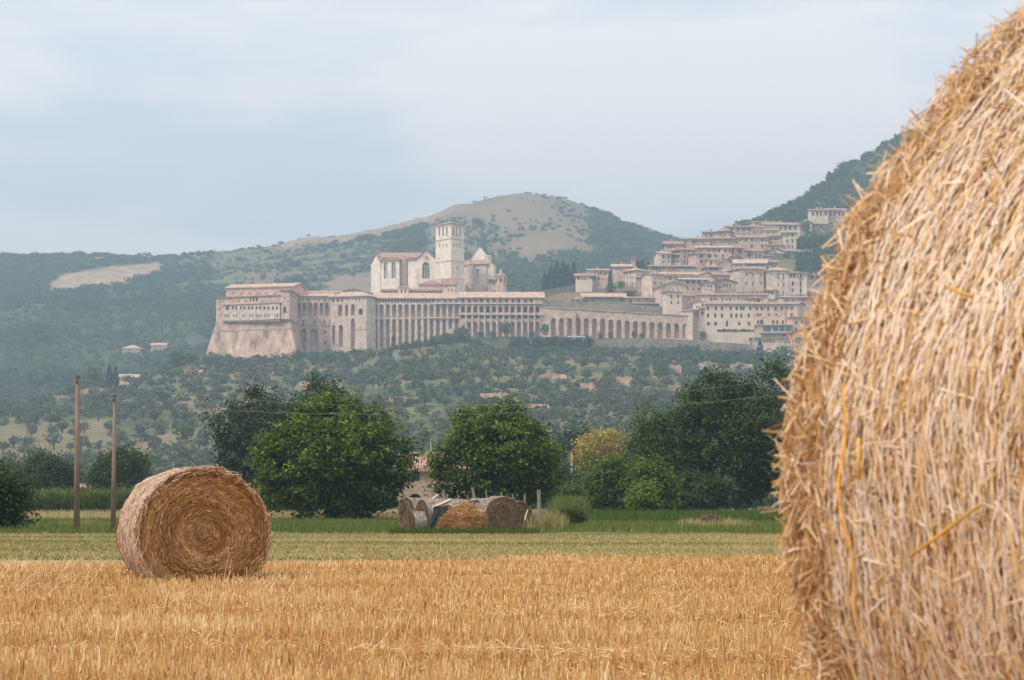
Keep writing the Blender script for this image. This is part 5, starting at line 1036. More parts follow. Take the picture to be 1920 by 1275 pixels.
blades('dry_weeds', 'tall pale dry weeds around the fence posts', 5500, 975, 1065, 83, 92, .50, .022, M['grass'], lambda X, D, r: .86+r.normal(0, .12, len(X))-.45*(r.uniform(size=len(X)) < .3), lambda X, D, x: np.clip(1.1-np.abs(x-1022)/48, 0, 1)*(nn(X, D, .8) > -.25), seed=6, lean=.22)
blades('reeds', 'feathery grey green reeds right of the second mulberry', 3600, 1040, 1095, 120, 135, 1.05, .04, M['grass'], lambda X, D, r: .52+r.normal(0, .13, len(X)), seed=8, lean=.18, hv=.2)
blades('dry_weeds', 'low brown dry weeds on the meadow at right', 2600, 1270, 1420, 92, 104, .28, .03, M['grass'], lambda X, D, r: .95+r.normal(0, .08, len(X))-.3*(r.uniform(size=len(X)) < .3), lambda X, D, x: np.clip(1.1-np.abs(x-1335)/70, 0, 1), seed=9, lean=.4)
blades('weeds', 'green weeds at the foot of the old bales', 2600, 730, 1010, 77.5, 80.2, .15, .035, M['grass'], lambda X, D, r: .34+r.normal(0, .09, len(X)), seed=11)
# corn
r = np.random.default_rng(21); n = 5400; x = r.uniform(-320, 600, n); D = np.where(r.uniform(size=n) < .55, r.uniform(169, 176, n), r.uniform(176, 215, n)); X = px(x, D)
X = np.round(X/.24)*.24+r.normal(0, .05, n); hC = r.normal(1.62, .12, n); parts = []
base_ = np.stack([X, D, 0*X], 1)
parts.append(ribbons(base_+np.stack([0*X, 0*X, hC/2], 1), np.tile([[0, 0, 1.]], (n, 1)), unit(np.stack([r.normal(size=n), -np.abs(r.normal(size=n))-.3, 0*X], 1)), hC, .03, np.full(n, .25)))
for k in range(7):
    a = r.uniform(0, 6.28, n); h0 = hC*(.25+.11*k+r.normal(0, .03, n)); Lf = r.uniform(.45, .8, n)
    T = unit(np.stack([np.cos(a), np.sin(a), r.uniform(.4, 1.5, n)], 1)); Nn = unit(np.cross(T, np.stack([-np.sin(a), np.cos(a), 0*a], 1)))
    Nn[Nn[:, 2] < 0] *= -1
    parts.append(ribbons(base_+np.stack([0*X, 0*X, h0], 1)+T*Lf[:, None]*.5, T, Nn, Lf, .07, np.clip(.26+r.normal(0, .12, n)+.04*k, 0, .7), bend=Lf*.16, segs=2, taper=.15))
v, f, t = join(parts); tag(obj('corn_field', np_mesh('corn', v, f, M['grass'], t)), 'dense green corn rows behind the poles', None, kind='stuff')
# stubble: standing stalks in drill rows, denser toward the camera
r = np.random.default_rng(31); n = 200000; x = r.uniform(-420, 1960, n); D = 10.5+33*r.uniform(size=n)**1.2; n0 = len(x)
X = px(x, D); row = .135; ang = .06; u_ = X*math.cos(ang)-D*math.sin(ang); u_ = np.round(u_/row)*row+r.normal(0, .028, n); X = (u_+D*math.sin(ang))/math.cos(ang)
k = D < edge(X)+.9*nn(X, D, .6, 6)-.2; X, D = X[k], D[k]; n = len(X); band = np.sin(D*1.15+1.5*np.sin(X*.3)+.6*np.sin(X*.9))
near = np.interp(D, [11, 45], [1, 0]); hS = np.clip(r.normal(.105, .033, n), .03, .26)*(1+.12*nn(X, D, 1.6)+.16*band); 
T = unit(np.stack([r.normal(.02, .16, n), r.normal(0, .16, n), np.ones(n)], 1)); yaw = r.normal(0, .7, n); Nn = np.stack([np.sin(yaw), -np.cos(yaw), 0*yaw], 1)
B = np.stack([X, D, mound(X, D)], 1); wS = np.interp(D, [10, 45], [.0052, .014])*r.uniform(.7, 1.3, n)
tS = np.clip(.51+.08*band+.15*nn(X, D, 1.3)+.14*nn(X*.4, D, .9, 3)+r.normal(0, .17, n), 0, 1)
st_ = ribbons(B+T*hS[:, None]/2, T, Nn, hS, wS, tS)
# loose straw lying on and between the stalks
m_ = 56000; x2 = r.uniform(-420, 1960, m_); D2 = 10.5+34*r.uniform(size=m_)**1.2; X2 = px(x2, D2); k = D2 < edge(X2)+.5; X2, D2 = X2[k], D2[k]; m_ = len(X2)
T = unit(np.stack([r.normal(0, 1, m_), r.normal(0, .7, m_), r.normal(0, .32, m_)], 1)); Nn = unit(np.cross(T, r.normal(size=(m_, 3))))
cl = np.clip(nn(X2*.5, D2, 1.1, 7)*.5+.4, 0, 1)
z2 = mound(X2, D2)+r.uniform(.01, .11, m_)*(.5+.8*cl)
fl_ = ribbons(np.stack([X2, D2, z2], 1), T, Nn, r.uniform(.05, .26, m_), np.interp(D2, [10, 45], [.004, .010]), np.clip(.60+.36*cl+r.normal(0, .16, m_), 0, 1), bend=None, segs=1)
# taller stray straws
m_ = 900; x3 = r.uniform(-100, 1500, m_); D3 = r.uniform(13, 42, m_); X3 = px(x3, D3); k = r.uniform(size=m_) < np.clip(nn(X3, D3, 2.2, 9)*.8+.45, .1, 1); X3, D3 = X3[k], D3[k]; m_ = len(X3)
T = unit(np.stack([r.normal(.15, .6, m_), r.normal(0, .5, m_), np.ones(m_)*.8], 1)); Nn = unit(np.cross(T, r.normal(size=(m_, 3)))); L3 = r.uniform(.2, .5, m_)
ta = ribbons(np.stack([X3, D3, mound(X3, D3)], 1)+T*L3[:, None]*.5, T, Nn, L3, .004+.0001*D3, np.clip(r.normal(.8, .15, m_), 0, 1), bend=L3*.08, segs=3, taper=.4)
v, f, t = join([st_, fl_, ta]); tag(obj('stubble', np_mesh('stubble', v, f, M['straw'], t)), 'golden cut stubble with loose straw across the near field', None, kind='stuff')
# a clump of long pale straws at the left edge and a few long stems near the bale
m_ = 240; xg = np.concatenate([rng.uniform(-60, 150, 170), rng.uniform(395, 520, 40), rng.uniform(240, 330, 30)]); Dg = np.concatenate([rng.uniform(24, 36, 170), rng.uniform(21, 27, 40), rng.uniform(20, 26, 30)])
T = unit(np.stack([rng.normal(.45, .5, m_), rng.normal(0, .3, m_), np.full(m_, .6)], 1)); Nn = unit(np.cross(T, rng.normal(size=(m_, 3)))); L3 = rng.uniform(.22, .6, m_)
v, f, t = ribbons(np.stack([px(xg, Dg), Dg, 0*xg], 1)+T*L3[:, None]*.5, T, Nn, L3, .007, np.clip(rng.normal(.82, .15, m_), 0, 1), bend=L3*.06, segs=3, taper=.4)
tag(obj('long_straws', np_mesh('long_straws', v, f, M['straw'], t)), 'long bent pale straws standing above the stubble', None, kind='stuff')
# cornflowers
M['petal'] = flat('cornflower petals', (.22, .16, .55), v=.15, scale=40); M['stem'] = flat('flower stem', (.10, .14, .05), v=.1, scale=10)
for (x, y, D, h, lb) in ((424, 1201, 17.6, .27, 'left one of a pair of violet cornflowers low in the stubble'), (437, 1195, 17.7, .30, 'right one of a pair of violet cornflowers low in the stubble'), (299, 1122, 24.0, .27, 'violet cornflower in front of the round bale'), (597, 1133, 23., .25, 'violet cornflower right of the round bale')):
    rt = empty('cornflower', (px(x, D), D, 0), lb, 'flower'); zt = zz(y, D); b = MB(); b.bar((0, 0, 0), (0, 0, zt), .003, 5); obj('stem', b.mesh('stem', M['stem']), rt)
    b = MB()
    for k in range(9):
        a = k*2*math.pi/9; c, s = math.cos(a), math.sin(a); b.poly([(0, 0, zt), (c*.014-s*.006, s*.014+c*.006, zt+.012), (c*.024, s*.024, zt+.01), (c*.014+s*.006, s*.014-c*.006, zt+.012)])
    obj('petals', b.mesh('petals', M['petal']), rt)
# ------------------------------------------------------------ bales
M['bale_s'] = mat('bale straw', [(0, (.16, .06, .015)), (.2, (.42, .19, .055)), (.43, (.62, .37, .15)), (.69, (.76, .55, .32)), (1, (.86, .74, .62))], attr='tint', transl=.15, rough=.6, spec=.25)
M['bale_p'] = mat('pale netted straw', [(0, (.42, .25, .14)), (.5, (.62, .43, .30)), (1, (.76, .60, .47))], attr='tint', transl=.12, rough=.6, spec=.25)
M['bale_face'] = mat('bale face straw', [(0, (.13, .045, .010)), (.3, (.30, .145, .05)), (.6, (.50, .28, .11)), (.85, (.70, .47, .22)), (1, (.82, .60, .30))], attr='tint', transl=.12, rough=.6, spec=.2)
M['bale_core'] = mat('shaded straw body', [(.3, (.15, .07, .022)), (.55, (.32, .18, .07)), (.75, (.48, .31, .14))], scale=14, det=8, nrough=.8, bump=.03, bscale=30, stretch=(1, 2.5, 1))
M['old_side'] = mat('weathered bale side', [(0, (.20, .16, .135)), (.5, (.38, .32, .275)), (1, (.52, .455, .40))], attr='tint', rough=.9)
M['old_face'] = mat('weathered bale face', [(0, (.06, .035, .022)), (.5, (.19, .115, .075)), (1, (.38, .26, .17))], attr='tint', rough=.9)
M['old_core'] = mat('weathered bale body', [(.3, (.10, .07, .05)), (.7, (.3, .23, .18))], scale=9, det=8, bump=.02, bscale=20)
M['net'] = mat('bale net', [(0, (.66, .54, .46)), (1, (.84, .75, .70))], attr='tint', rough=.45, transl=.2, spec=.3)
M['twine'] = flat('orange yellow net edge', (.75, .38, .05), v=.2, scale=30, rough=.5)
def section_pt(th, a, b, sag):
    """cross-section of a bale: an ellipse pressed flat on the ground"""
    x = a*np.sin(th); z = b+b*np.cos(th); z = np.where(z < sag, sag-(sag-z)*.15, z); return x, z-sag*.85
def bale(name, label, loc, rz, a, b, L, sag, group, ms, mf, mc, nf, ns, sl, sw, thr=(0, 6.2832), srange=None, net=0, tint0=.5, seed=1, side_bias=.14, fringe=0, netw=.002, bumps=.012, both=True, dent=0.):
    r = np.random.default_rng(seed); root = empty(name, loc, label, 'straw bale' if 'old' not in name else 'old bale', group, rz)
    nth, nl = 96, 26; th = np.linspace(0, 2*np.pi, nth, False); V = []
    def lump(t, y): return 1-dent*np.exp(-((t-1.02)/.36)**2)+bumps*(np.sin(3*t+1+y*2)+.6*np.sin(7*t-y*5)+.5*np.sin(13*t+y*9))
    def surf(t, y, out=0.):
        k = lump(t, y); x, z = section_pt(t, a*k+out, b*k+out, sag); return x, z
    ys = np.concatenate([[0], np.linspace(.015, L-.015, nl), [L]])
    for y in ys:
        e = -.012 if y in (0, L) else 0.; x, z = surf(th, y, e-.006); V.append(np.stack([x, np.full(nth, y), z], 1))
    v = np.concatenate(V); f = [(j*nth+i, j*nth+(i+1) % nth, (j+1)*nth+(i+1) % nth, (j+1)*nth+i) for j in range(len(ys)-1) for i in range(nth)]
    me = bpy.data.meshes.new('core'); nv = len(v); vv = [tuple(p) for p in v]+[(0, .02, b-sag*.85), (0, L-.02, b-sag*.85)]
    ff = f+[(i, nv, (i+1) % nth) for i in range(nth)]+[((len(ys)-1)*nth+i, (len(ys)-1)*nth+(i+1) % nth, nv+1) for i in range(nth)]
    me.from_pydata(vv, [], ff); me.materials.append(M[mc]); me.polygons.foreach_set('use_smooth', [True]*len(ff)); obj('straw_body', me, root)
    # end faces: straw wound in a spiral
    parts = []
    for end in ((0, 1) if both else (0,)):
        n = nf if end == 0 else nf//3; rr = np.sqrt(r.uniform(0, 1, n)); t = r.uniform(0, 2*np.pi, n); k = lump(t, 0)
        x, z = section_pt(t, a*rr*k, b*rr*k, sag*0); zc = b-sag*.85; z = zc+b*rr*k*np.cos(t); z = np.maximum(z, .01+.0*z)
        T = unit(np.stack([a*np.cos(t), r.normal(0, .10, n), -b*np.sin(t)], 1)); wob = r.normal(0, .28+.5*np.exp(-rr*5), n); R_ = unit(np.stack([np.sin(t), 0*t, np.cos(t)], 1)); T = unit(T+R_*wob[:, None])
        yy = -.004-.022*r.uniform(size=n)**1.5-.02*np.sin(rr*26+t)*.3+.035*np.exp(-(rr/.16)**2); yy = yy if end == 0 else L-yy
        ny = -1. if end == 0 else 1.; Nn = unit(np.stack([r.normal(0, .45, n), np.full(n, ny), r.normal(0, .45, n)], 1)); Nn = unit(Nn-T*(Nn*T).sum(1, keepdims=True))
        ring = .07*np.sin(rr*38+1.3*np.sin(t*2))+.10*np.sin(rr*11+t)
        ti = np.clip(tint0-.05+ring+r.normal(0, .2, n), 0, 1); L_ = sl*r.uniform(.4, 1.5, n)*np.clip(rr*1.6, .35, 1)
        parts.append(ribbons(np.stack([x, yy, z], 1), T, Nn, L_, sw*r.uniform(.6, 1.4, n), ti))
    v_, f_, t_ = join(parts); obj('end_straw', np_mesh('end_straw', v_, f_, M[mf], t_), root)['kind'] = 'stuff'
    # curved side
    s0, s1 = srange or (0, L); n = ns; t = r.uniform(thr[0], thr[1], n); y = r.uniform(s0, s1, n); out = r.uniform(-.004, .012, n)**1
    x, z = surf(t, y, out); x2, z2 = surf(t+.02, y, out); Tc = unit(np.stack([x2-x, 0*x, z2-z], 1)); A_ = np.tile([[0, 1., 0]], (n, 1)); Nr = np.cross(Tc, A_); Nr[(Nr[:, 0]*x+Nr[:, 2]*(z-b)) < 0] *= -1; Nr = unit(Nr)
    ta = np.where(r.uniform(size=n) < .8, r.normal(0, .22, n), r.uniform(-1.5, 1.5, n)); T = unit(Tc*np.cos(ta)[:, None]+A_*np.sin(ta)[:, None]+Nr*r.normal(0, .06, n)[:, None])
    Nn = unit(Nr+np.cross(T, Nr)*r.normal(0, .5, n)[:, None]); L_ = sl*r.uniform(.35, 1.35, n); keep = z > .0
    ti = np.clip(tint0+side_bias+.13*tnoise(t*6, y*14, 1.)+r.normal(0, .21, n), 0, 1)
    parts = [ribbons(np.stack([x, y, z], 1), T, Nn, L_, sw*r.uniform(.6, 1.4, n), ti)]
    v_, f_, t_ = join(parts); obj('side_straw', np_mesh('side_straw', v_, f_, M[ms], t_), root)['kind'] = 'stuff'
    if fringe:
        n = fringe; t = r.uniform(thr[0], thr[1], n); y = np.where(r.uniform(size=n) < .92, r.uniform(-.045, .02, n), r.uniform(.02, .2, n)); x, z = surf(t, y, r.uniform(-.02, .018, n))
        R_ = unit(np.stack([np.sin(t), 0*t, np.cos(t)], 1)); Tc = np.stack([np.cos(t), 0*t, -np.sin(t)], 1)
        T = unit(R_*r.normal(.08, .22, n)[:, None]+Tc*r.normal(0, 1, n)[:, None]+np.array([[0, -1., 0]])*r.normal(.05, .45, n)[:, None])
        L_ = sl*r.uniform(.4, 1.2, n)*1.; Nn = unit(np.cross(T, r.normal(size=(n, 3)))); ti = np.clip(tint0+.08+r.normal(0, .24, n), 0, 1)
        v_, f_, t_ = ribbons(np.stack([x, y, z], 1)+T*L_[:, None]*.2, T, Nn, L_, sw*r.uniform(.6, 1.6, n), ti, bend=r.normal(0, .0022, n), segs=2, taper=.7)
        obj('loose_straw', np_mesh('loose_straw', v_, f_, M[ms], t_), root)['kind'] = 'stuff'
    if net:
        parts = []; m_ = 150
        for k in range(net):
            y0 = .03+(L-.06)*(k+r.normal(0, .15))/net; tt = np.linspace(thr[0], thr[1], m_+1); yv = y0+.0035*np.sin(tt*17+k*1.7)+.0025*np.sin(tt*43+k)
            x, z = surf(tt, y0, .011+.004*np.sin(tt*31+k*2)+.003*np.sin(tt*11+k)); Pp = np.stack([x, yv, z], 1); T = unit(Pp[1:]-Pp[:-1]); C = (Pp[1:]+Pp[:-1])/2
            Nn = unit(np.stack([np.sin(tt[:-1]), 0*tt[:-1], np.cos(tt[:-1])], 1)+r.normal(0, .15, (m_, 3))); L_ = np.linalg.norm(Pp[1:]-Pp[:-1], axis=1)*1.04
            hide = r.uniform(size=m_) < .84; seg = ribbons(C[hide], T[hide], Nn[hide], L_[hide], netw*r.uniform(.7, 1.2), np.clip(r.normal(.55, .2, hide.sum()), 0, 1)); parts.append(seg)
            # slanting ties of the knit
            q = r.integers(0, m_, m_//3); T2 = unit(T[q]*.8+np.array([[0, 1., 0]])*r.choice([-1, 1], len(q))[:, None]*.55); parts.append(ribbons(C[q]+(0, L/net/2, 0), T2, Nn[q], L/net*1.6, netw*.55, np.clip(r.normal(.5, .2, len(q)), 0, 1)))
        v_, f_, t_ = join(parts); o = obj('net_wrap', np_mesh('net_wrap', v_, f_, M['net'], t_), root); o['kind'] = 'stuff'
    return root
# the round bale standing in the stubble
D0 = 29.35
bale('round_bale', 'whole round straw bale with its spiral end toward us standing in the stubble', (px(382, D0), D0, -.02), math.radians(20), .81, .775, 1.22, .12, 'fresh round straw bales', 'bale_p', 'bale_face', 'bale_core', 40000, 21000, .17, .0065, fringe=900, net=80, netw=.0032, tint0=.46, side_bias=.2, seed=5, bumps=.006)
# the huge bale cut by the right edge: its far rim faces left
PH = .9; k = 1.05; A_, B_ = .949*k-.035, .72*k-.03; XC, YC, ZC = 1.0747*k, 3.463*k, H+.034*k
rzb = math.atan2(-math.sin(PH), math.cos(PH))-math.pi/2
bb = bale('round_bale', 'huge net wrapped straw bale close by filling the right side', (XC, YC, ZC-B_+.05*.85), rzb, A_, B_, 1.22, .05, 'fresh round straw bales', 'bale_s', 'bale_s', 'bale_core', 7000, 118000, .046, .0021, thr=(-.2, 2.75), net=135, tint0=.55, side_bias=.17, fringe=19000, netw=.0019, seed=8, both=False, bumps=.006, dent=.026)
# orange yellow net edge along the rim and one long loose straw
t = np.linspace(1.45, 2.2, 60); x, z = section_pt(t, A_*1.0+.013, B_+.013, .05); y = .065+.006*np.sin(t*30); Pp = np.stack([x, y, z], 1); T = unit(Pp[1:]-Pp[:-1]); Nn = np.stack([np.sin(t[:-1]), 0*t[:-1], np.cos(t[:-1])], 1)
v_, f_, t_ = ribbons((Pp[1:]+Pp[:-1])/2, T, Nn, .026, .0035, np.full(59, .5)); obj('net_edge', np_mesh('net_edge', v_, f_, M['twine'], t_), bb)
M['ystraw'] = flat('yellow stalk', (.62, .36, .09), v=.2, scale=25, rough=.5)
def on_bale(xp, yp, out=.02):
    """point of the big bale's side seen at a photo position"""
    best = None; c, s = math.cos(rzb), math.sin(rzb)
    for t in np.linspace(0, 2.9, 300):
        x, z = section_pt(t, A_+out, B_+out, .05)
        for y in np.linspace(0, 1.2, 120):
            X, Y, Z = XC+x*c-y*s, YC+x*s+y*c, ZC-B_+.05*.85+z
            e = (960+F*X/Y-xp)**2+(HY-F*(Z-H)/Y-yp)**2
            if best is None or e < best[0]: best = (e, (float(x), float(y), float(z)))
    return best[1]
for nm, p0, p1, rad in (('long_straw', (1702, 1042), (1836, 940), .0022), ('long_straw', (1612, 820), (1606, 905), .0026), ('long_straw', (1775, 535), (1818, 560), .0026)):
    a, b = on_bale(*p0), on_bale(*p1); q = MB(); q.bar(a, b, rad, 6); obj(nm, q.mesh('straw', M['ystraw'], True), bb)
# ------------------------------------------------------------ the row of old grey bales
kw = dict(ms='old_side', mf='old_face', mc='old_core', nf=3600, ns=4800, sl=.11, sw=.011, group='weathered bales dumped behind the field', tint0=.5, side_bias=.1, bumps=.012)
def obale(lb, xc, yb, D, deg, a, b, L, seed):
    return bale('old_round_bale', lb, (px(xc, D), D, 0), math.radians(deg), a, b, L, b*.1, seed=seed, **kw)
obale('old grey bale at the left end with its brown end turned left', 763, 999, 86, -60, .62, .60, 1.3, 41)
obale('small collapsed grey bale between the left end bale and its neighbour', 772, 998, 82.6, -72, .42, .36, .7, 42)
obale('old grey bale with a narrow brown end second from left', 791, 1000, 82.8, -64, .60, .57, 1.2, 43)
obale('old grey bale half hidden behind the black tarpaulin', 815, 998, 83.6, -60, .60, .57, 1.2, 44)
obale('old grey bale behind the orange straw heap', 880, 992, 85.5, -60, .60, .59, 1.2, 45)
obale('large old bale with wide brown end right of the straw heap', 944, 1001, 81.0, 16, .64, .62, 1.3, 46)
obale('dark old bale showing behind the large right one', 972, 992, 84.6, 25, .56, .54, 1.1, 47)
# collapsed orange heap
hp = empty('straw_heap', W3(867, 1000, 79.6)*np.array((1, 1, 0)), 'collapsed orange straw heap in front of the old bales', 'straw heap')
r = np.random.default_rng(61); n = 11000; C = np.array([(.12, .3, .66), (-.22, .25, .58), (0.05, .2, .42), (-.35, .1, .3), (.38, .25, .36), (.1, .4, .62), (-.5, 0, .16), (.0, -.15, .2)]); R = np.array([(.36, .3, .32), (.22, .25, .26), (.55, .5, .42), (.38, .4, .34), (.42, .45, .45), (.4, .4, .3), (.28, .35, .2), (.55, .4, .25)])
k_ = r.integers(0, len(C), n); d = unit(r.normal(size=(n, 3))); P = C[k_]+d*R[k_]*r.uniform(.85, 1.05, (n, 1)); P += r.normal(0, .035, (n, 3)); P[:, 2] = np.abs(P[:, 2]); T = unit(r.normal(size=(n, 3))*(1, 1, .8)); Nn = unit(np.cross(T, r.normal(size=(n, 3))))
v_, f_, t_ = ribbons(P, T, Nn, r.uniform(.08, .3, n), .011, np.clip(r.normal(.42, .2, n)+.2*(P[:, 2] > .6), 0, 1), bend=r.normal(0, .02, n), segs=2); obj('loose_straw', np_mesh('loose_straw', v_, f_, M['bale_face'], t_), hp)['kind'] = 'stuff'
b = MB()
for c, q in zip(C, R):
    for i in range(8):
        for j in range(5):
            f0 = lambda i, j: (c[0]+q[0]*.86*math.sin(math.pi*j/5)*math.cos(i*math.pi/4), c[1]+q[1]*.86*math.sin(math.pi*j/5)*math.sin(i*math.pi/4), max(0, c[2]+q[2]*.86*math.cos(math.pi*j/5)))
            b.poly([f0(i, j), f0(i+1, j), f0(i+1, j+1), f0(i, j+1)])
obj('straw_mass', b.mesh('heap', M['bale_core']), hp)
# black tarpaulin hanging over a bale
M['tarp'] = flat('black plastic sheet', (.018, .019, .022), rough=.6, v=.2, scale=4, spec=.15)
tp = []; nu, nv_ = 24, 18
for j in range(nv_):
    for i in range(nu):
        u, v = i/(nu-1), j/(nv_-1); x = (u-.5)*(.62+.22*v)+.05*math.sin(v*5); z = .88*(1-v)**.85+.02; y = -.12-.45*v**1.2+.055*math.sin(u*19+v*3)*v+.10*abs(u-.5)
        if v < .12: y = .25-(v/.12)*.37; z = .86+.03*math.sin(u*9)
        tp.append((x-.10*v, y, z))
me = bpy.data.meshes.new('tarpaulin'); me.from_pydata(tp, [], [(j*nu+i, j*nu+i+1, (j+1)*nu+i+1, (j+1)*nu+i) for j in range(nv_-1) for i in range(nu-1)]); me.materials.append(M['tarp'])
o = obj('tarpaulin', me, None, (px(830, 81.0), 81.3, 0)); tag(o, 'black tarpaulin draped down beside the orange straw heap', 'tarpaulin')
sol = o.modifiers.new('thickness', 'SOLIDIFY'); sol.thickness = .01
# planks and posts
M['wood_g'] = mat('weathered timber', [(.3, (.13, .10, .085)), (.7, (.34, .28, .235))], scale=6, det=7, stretch=(1, 1, .15), bump=.01, bscale=30)
M['wood_p'] = flat('pale sawn timber', (.52, .44, .36), v=.15, scale=6)
def beam(name, label, cat, p, q, D, w_, mt, D2=None, group=None):
    a = W3(*p, D); b = W3(*q, D2 or D); c = (a+b)/2; m_ = MB(); m_.bar(a-c, b-c, w_*.5, 4 if 'plank' in name else 9, r2=w_*.46)
    return tag(obj(name, m_.mesh(name, M[mt]), None, c), label, cat, group)
gp = 'loose timber lying on the old bales'
for p, q, D, w_, mt, lb in (((812, 952), (846, 937), 81.6, .13, 'wood_p', 'long pale plank slanting up on the left bales'), ((815, 952), (868, 941), 82.2, .12, 'wood_g', 'grey plank lying under the slanting one'),
        ((845, 944), (900, 939), 82.6, .11, 'wood_g', 'long grey beam across the middle of the bales'), ((858, 946), (896, 936), 82.0, .09, 'wood_g', 'thin dark beam end over the orange heap'),
        ((843, 946), (858, 956), 80.6, .12, 'wood_p', 'short pale board above the black tarpaulin'), ((852, 950), (868, 949), 80.9, .14, 'wood_p', 'pale broad board next to the short one'),
        ((811, 936), (821, 928), 83.5, .1, 'wood_p', 'short pale stake end behind the slanting plank'), ((984, 974), (990, 955), 80.5, .035, 'white', 'thin white stick leaning beside the tall post')):
    beam('plank', lb, 'plank' if 'stick' not in lb else 'stick', p, q, D, w_, mt, group=gp if 'stick' not in lb else None)
gp = 'old wooden fence posts around the bales'
for x0, y0, x1, y1, D, w_, lb in ((1011, 996, 1010.5, 918, 84, .14, 'tall thick wooden post right of the bales'), (984.5, 992, 984, 927, 86, .09, 'thin post between the right bale and the tall thick post'), (969, 985, 961, 926, 87, .08, 'leaning thin post behind the large right bale'),
        (893, 960, 886, 914, 88, .12, 'leaning thick post over the middle of the bales'), (836, 950, 831, 918, 89, .10, 'short leaning post above the left bales'), (811, 950, 810, 914, 92, .11, 'dark post at the mulberry edge'),
        (912.5, 950, 912, 919, 93, .06, 'thin dark post left of the round topped bale'), (859, 950, 858.5, 926, 92, .05, 'thin stake in the middle of the row'), (877, 950, 877, 929, 93, .05, 'thin short stake near the leaning thick post'), (941, 950, 940, 922, 92, .07, 'stake behind the top of the large bale')):
    beam('fence_post', lb, 'post', (x0, y0), (x1, y1), D, w_, 'wood_g', group=gp)
leafy('brush_heap', 'low heap of brown brush in the green field right of centre', 1335, 98, 60, 951, 985, 'old', 71, 100, 50, .09, .16, low=0., lob=6, cat='brush heap') if False else None
r = np.random.default_rng(66); n = 2600; d = unit(r.normal(size=(n, 3))); P = d*np.array((.5, .4, .48))*r.uniform(.7, 1.05, (n, 1)); P[:, 2] = abs(P[:, 2]); T = unit(r.normal(size=(n, 3))+(0, 0, .4)); Nn = unit(np.cross(T, r.normal(size=(n, 3))))
v_, f_, t_ = ribbons(P, T, Nn, r.uniform(.15, .4, n), .012, np.clip(r.normal(.5, .2, n), 0, 1)); tag(obj('brush_heap', np_mesh('brush', v_, f_, M['old_face'], t_), None, (px(1332, 98), 98, 0)), 'low heap of brown brush in the green field', 'brush heap')
# ------------------------------------------------------------ poles and wires
M['pole'] = mat('grey wooden pole', [(.3, (.15, .10, .075)), (.7, (.30, .22, .17))], scale=3, det=8, stretch=(3, 3, .3), bump=.01, bscale=20)
M['wire'] = flat('steel wire', (.16, .15, .15), rough=.4); M['iron'] = flat('rusty iron', (.10, .06, .045)); M['conc'] = flat('weathered concrete', (.36, .33, .31))
def pole(label, x, xt, yt, yb, D, r0, r1, mt='pole', name='utility_pole', ins=True):
    b = W3(x, yb, D); b[2] = -.1; t_ = W3(xt, yt, D); rt = empty(name, b, label, 'pole'); m_ = MB(); m_.bar((0, 0, 0), t_-b, r0, 12, r2=r1); obj('shaft', m_.mesh('shaft', M[mt], True), rt)
    if ins:
        e = t_-b; m_ = MB(); m_.bar(e+(0, -.12, -.18), e+(0, .12, -.18), .02, 6); m_.bar(e+(0, -.12, -.2), e+(0, -.12, -.05), .035, 8); obj('insulator', m_.mesh('insulator', M['iron']), rt)
        m_ = MB(); m_.bar(e+(0, 0, -.02), e+(0, 0, .05), r1*1.1, 10); obj('cap', m_.mesh('cap', M['iron']), rt)
    return rt
pole('tall grey wooden pole at the left, taller and thicker of the two', 143.5, 145.5, 709, 1000, 81, .11, .065)
pole('thinner grey wooden pole just left of the round bale', 212, 215, 743, 1002, 80, .09, .05)
pole('pole rising behind the left rim of the huge bale', 1484, 1486, 702, 1000, 88, .1, .07, 'conc')
pole('small pole top showing behind the round bale', 325, 325, 864, 940, 320, .14, .12, ins=True)
pole('short concrete post behind the second mulberry', 1072, 1072, 852, 925, 290, .12, .11, 'conc', 'concrete_post', False)
def wire(label, P, rad=.011, name='overhead_wire'):
    P = [np.array(p) for p in P]; m_ = MB(); c = sum(P)/len(P)
    for a, b in zip(P[:-1], P[1:]): m_.bar(a-c, b-c, rad, 5)
    tag(obj(name, m_.mesh(name, M['wire']), None, c), label, 'wire')
def sagc(p, q, s, n=26):
    p, q = np.array(p), np.array(q); return [p+(q-p)*t-np.array((0, 0, s*4*t*(1-t))) for t in np.linspace(0, 1, n)]
A1 = W3(145.5, 716, 81); wire('upper wire spanning from the tall pole to the pole by the huge bale', sagc(A1, W3(1486, 706, 88), .95))
wire('wire running from the tall pole out of the left edge', sagc(A1, W3(-420, 790, 95), .25))
wire('lower wire spanning from the thin pole to the right', sagc(W3(215, 757, 80), W3(1486, 738, 88), .55))
wire('distant thin wire from the small pole to the left', sagc(W3(325, 868, 320), W3(-60, 880, 300), .6), .02)
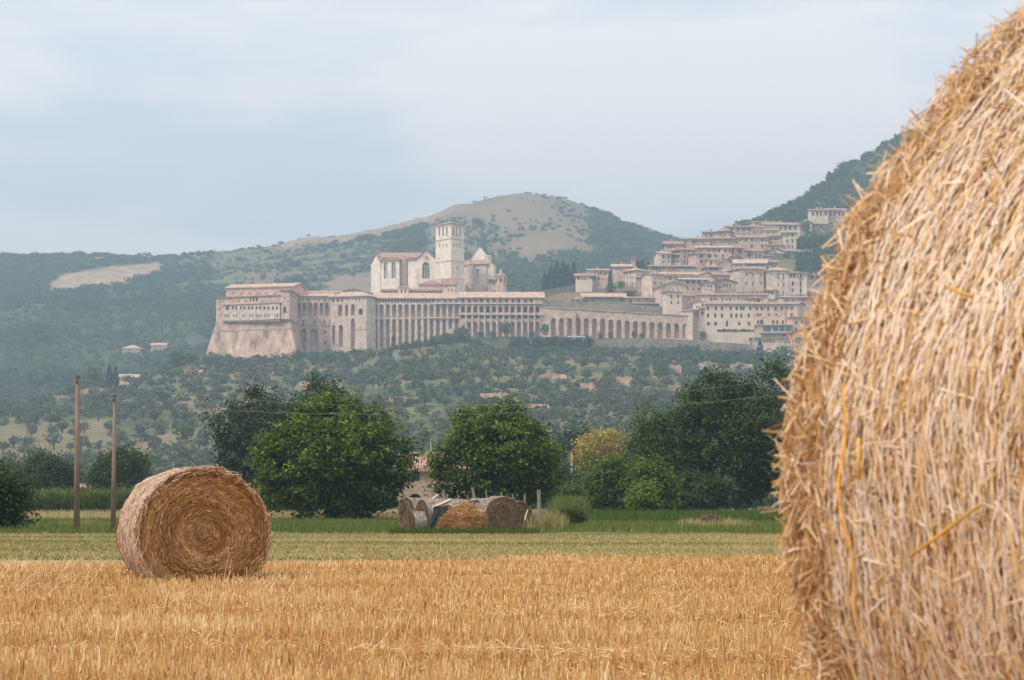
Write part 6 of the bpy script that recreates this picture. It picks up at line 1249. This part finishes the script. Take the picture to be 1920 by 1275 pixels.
# ------------------------------------------------------------ farm buildings on the plain
fh = empty('farmhouse', W3(810, 940, 205)*np.array((1, 1, 0)), 'stone farmhouse with tiled roof and green shutter between the two mulberries', 'farmhouse')
q = plan(745, 880, 205, 9); fo = fh.location; M['rubble'] = mat('rubble farmhouse stone', [(.3, (.28, .20, .14)), (.5, (.42, .32, .24)), (.7, (.52, .42, .33))], scale=3.5, det=7, bump=.04, bscale=6)
M['green_sh'] = flat('green shutter paint', (.05, .12, .10)); zt = zz(881, 205)
sh = MB(); sh.keep = True; openings(fh, sh, q[0], q[1], -.1, zt, [(893, 14, 17, [780, 850], False, 'green_sh', 'shuttered_window', .08), (932, 26, 9, [778], True, 'dark', 'cellar_arch', .8)], M['rubble'])
for i in (1, 2, 3): a, c = q[i], q[(i+1) % 4]; sh.poly([(*a, -.1), (*c, -.1), (*c, zt), (*a, zt)])
for i in (1, 3): a, c = q[i], q[(i+1) % 4]; sh.poly([(*a, zt), (*c, zt), ((a[0]+c[0])/2, (a[1]+c[1])/2, zt+1.4)])
sh.v = [(v[0]-fo[0], v[1]-fo[1], v[2]) for v in sh.v]; obj('wall', sh.mesh('wall', M['rubble']), fh)
rf = MB(); x0, x1 = q[0][0]-fo[0]-.3, q[1][0]-fo[0]+.3; y0, y1, y2 = -.45+q[0][1]-fo[1], 4.5+q[0][1]-fo[1], 9.4+q[0][1]-fo[1]
rf.slab([(x0, y0, zt-.12), (x1, y0, zt-.12), (x1, y1, zt+1.42), (x0, y1, zt+1.42)], .12); rf.slab([(x0, y1, zt+1.42), (x1, y1, zt+1.42), (x1, y2, zt-.1), (x0, y2, zt-.1)], .12); ro_ = obj('roof', rf.mesh('roof', M['roof']), fh)
tl = MB(); tl.bar((0, 0, 0), (0, (y1-y0), 1.54), .085, 6); tm = tl.mesh('tile_course', M['roof'])
for i in range(int((x1-x0)/.23)): obj('tile_row', tm, ro_, (x0+.12+i*.23, y0-.02, zt+.02))
hs = house('shed', 'small red brick shed with a dark slot window between the left trees', 146, 175, 914, 940, 245, 'peach', [(920, 13, 5, [156])], 'flat', 2, 'pink', depth=5, cat='shed')
# greenish power post near the farmhouse
pole('thin pale mast behind the farmhouse roof', 808, 808, 823, 860, 380, .08, .06, 'conc', 'mast', False)
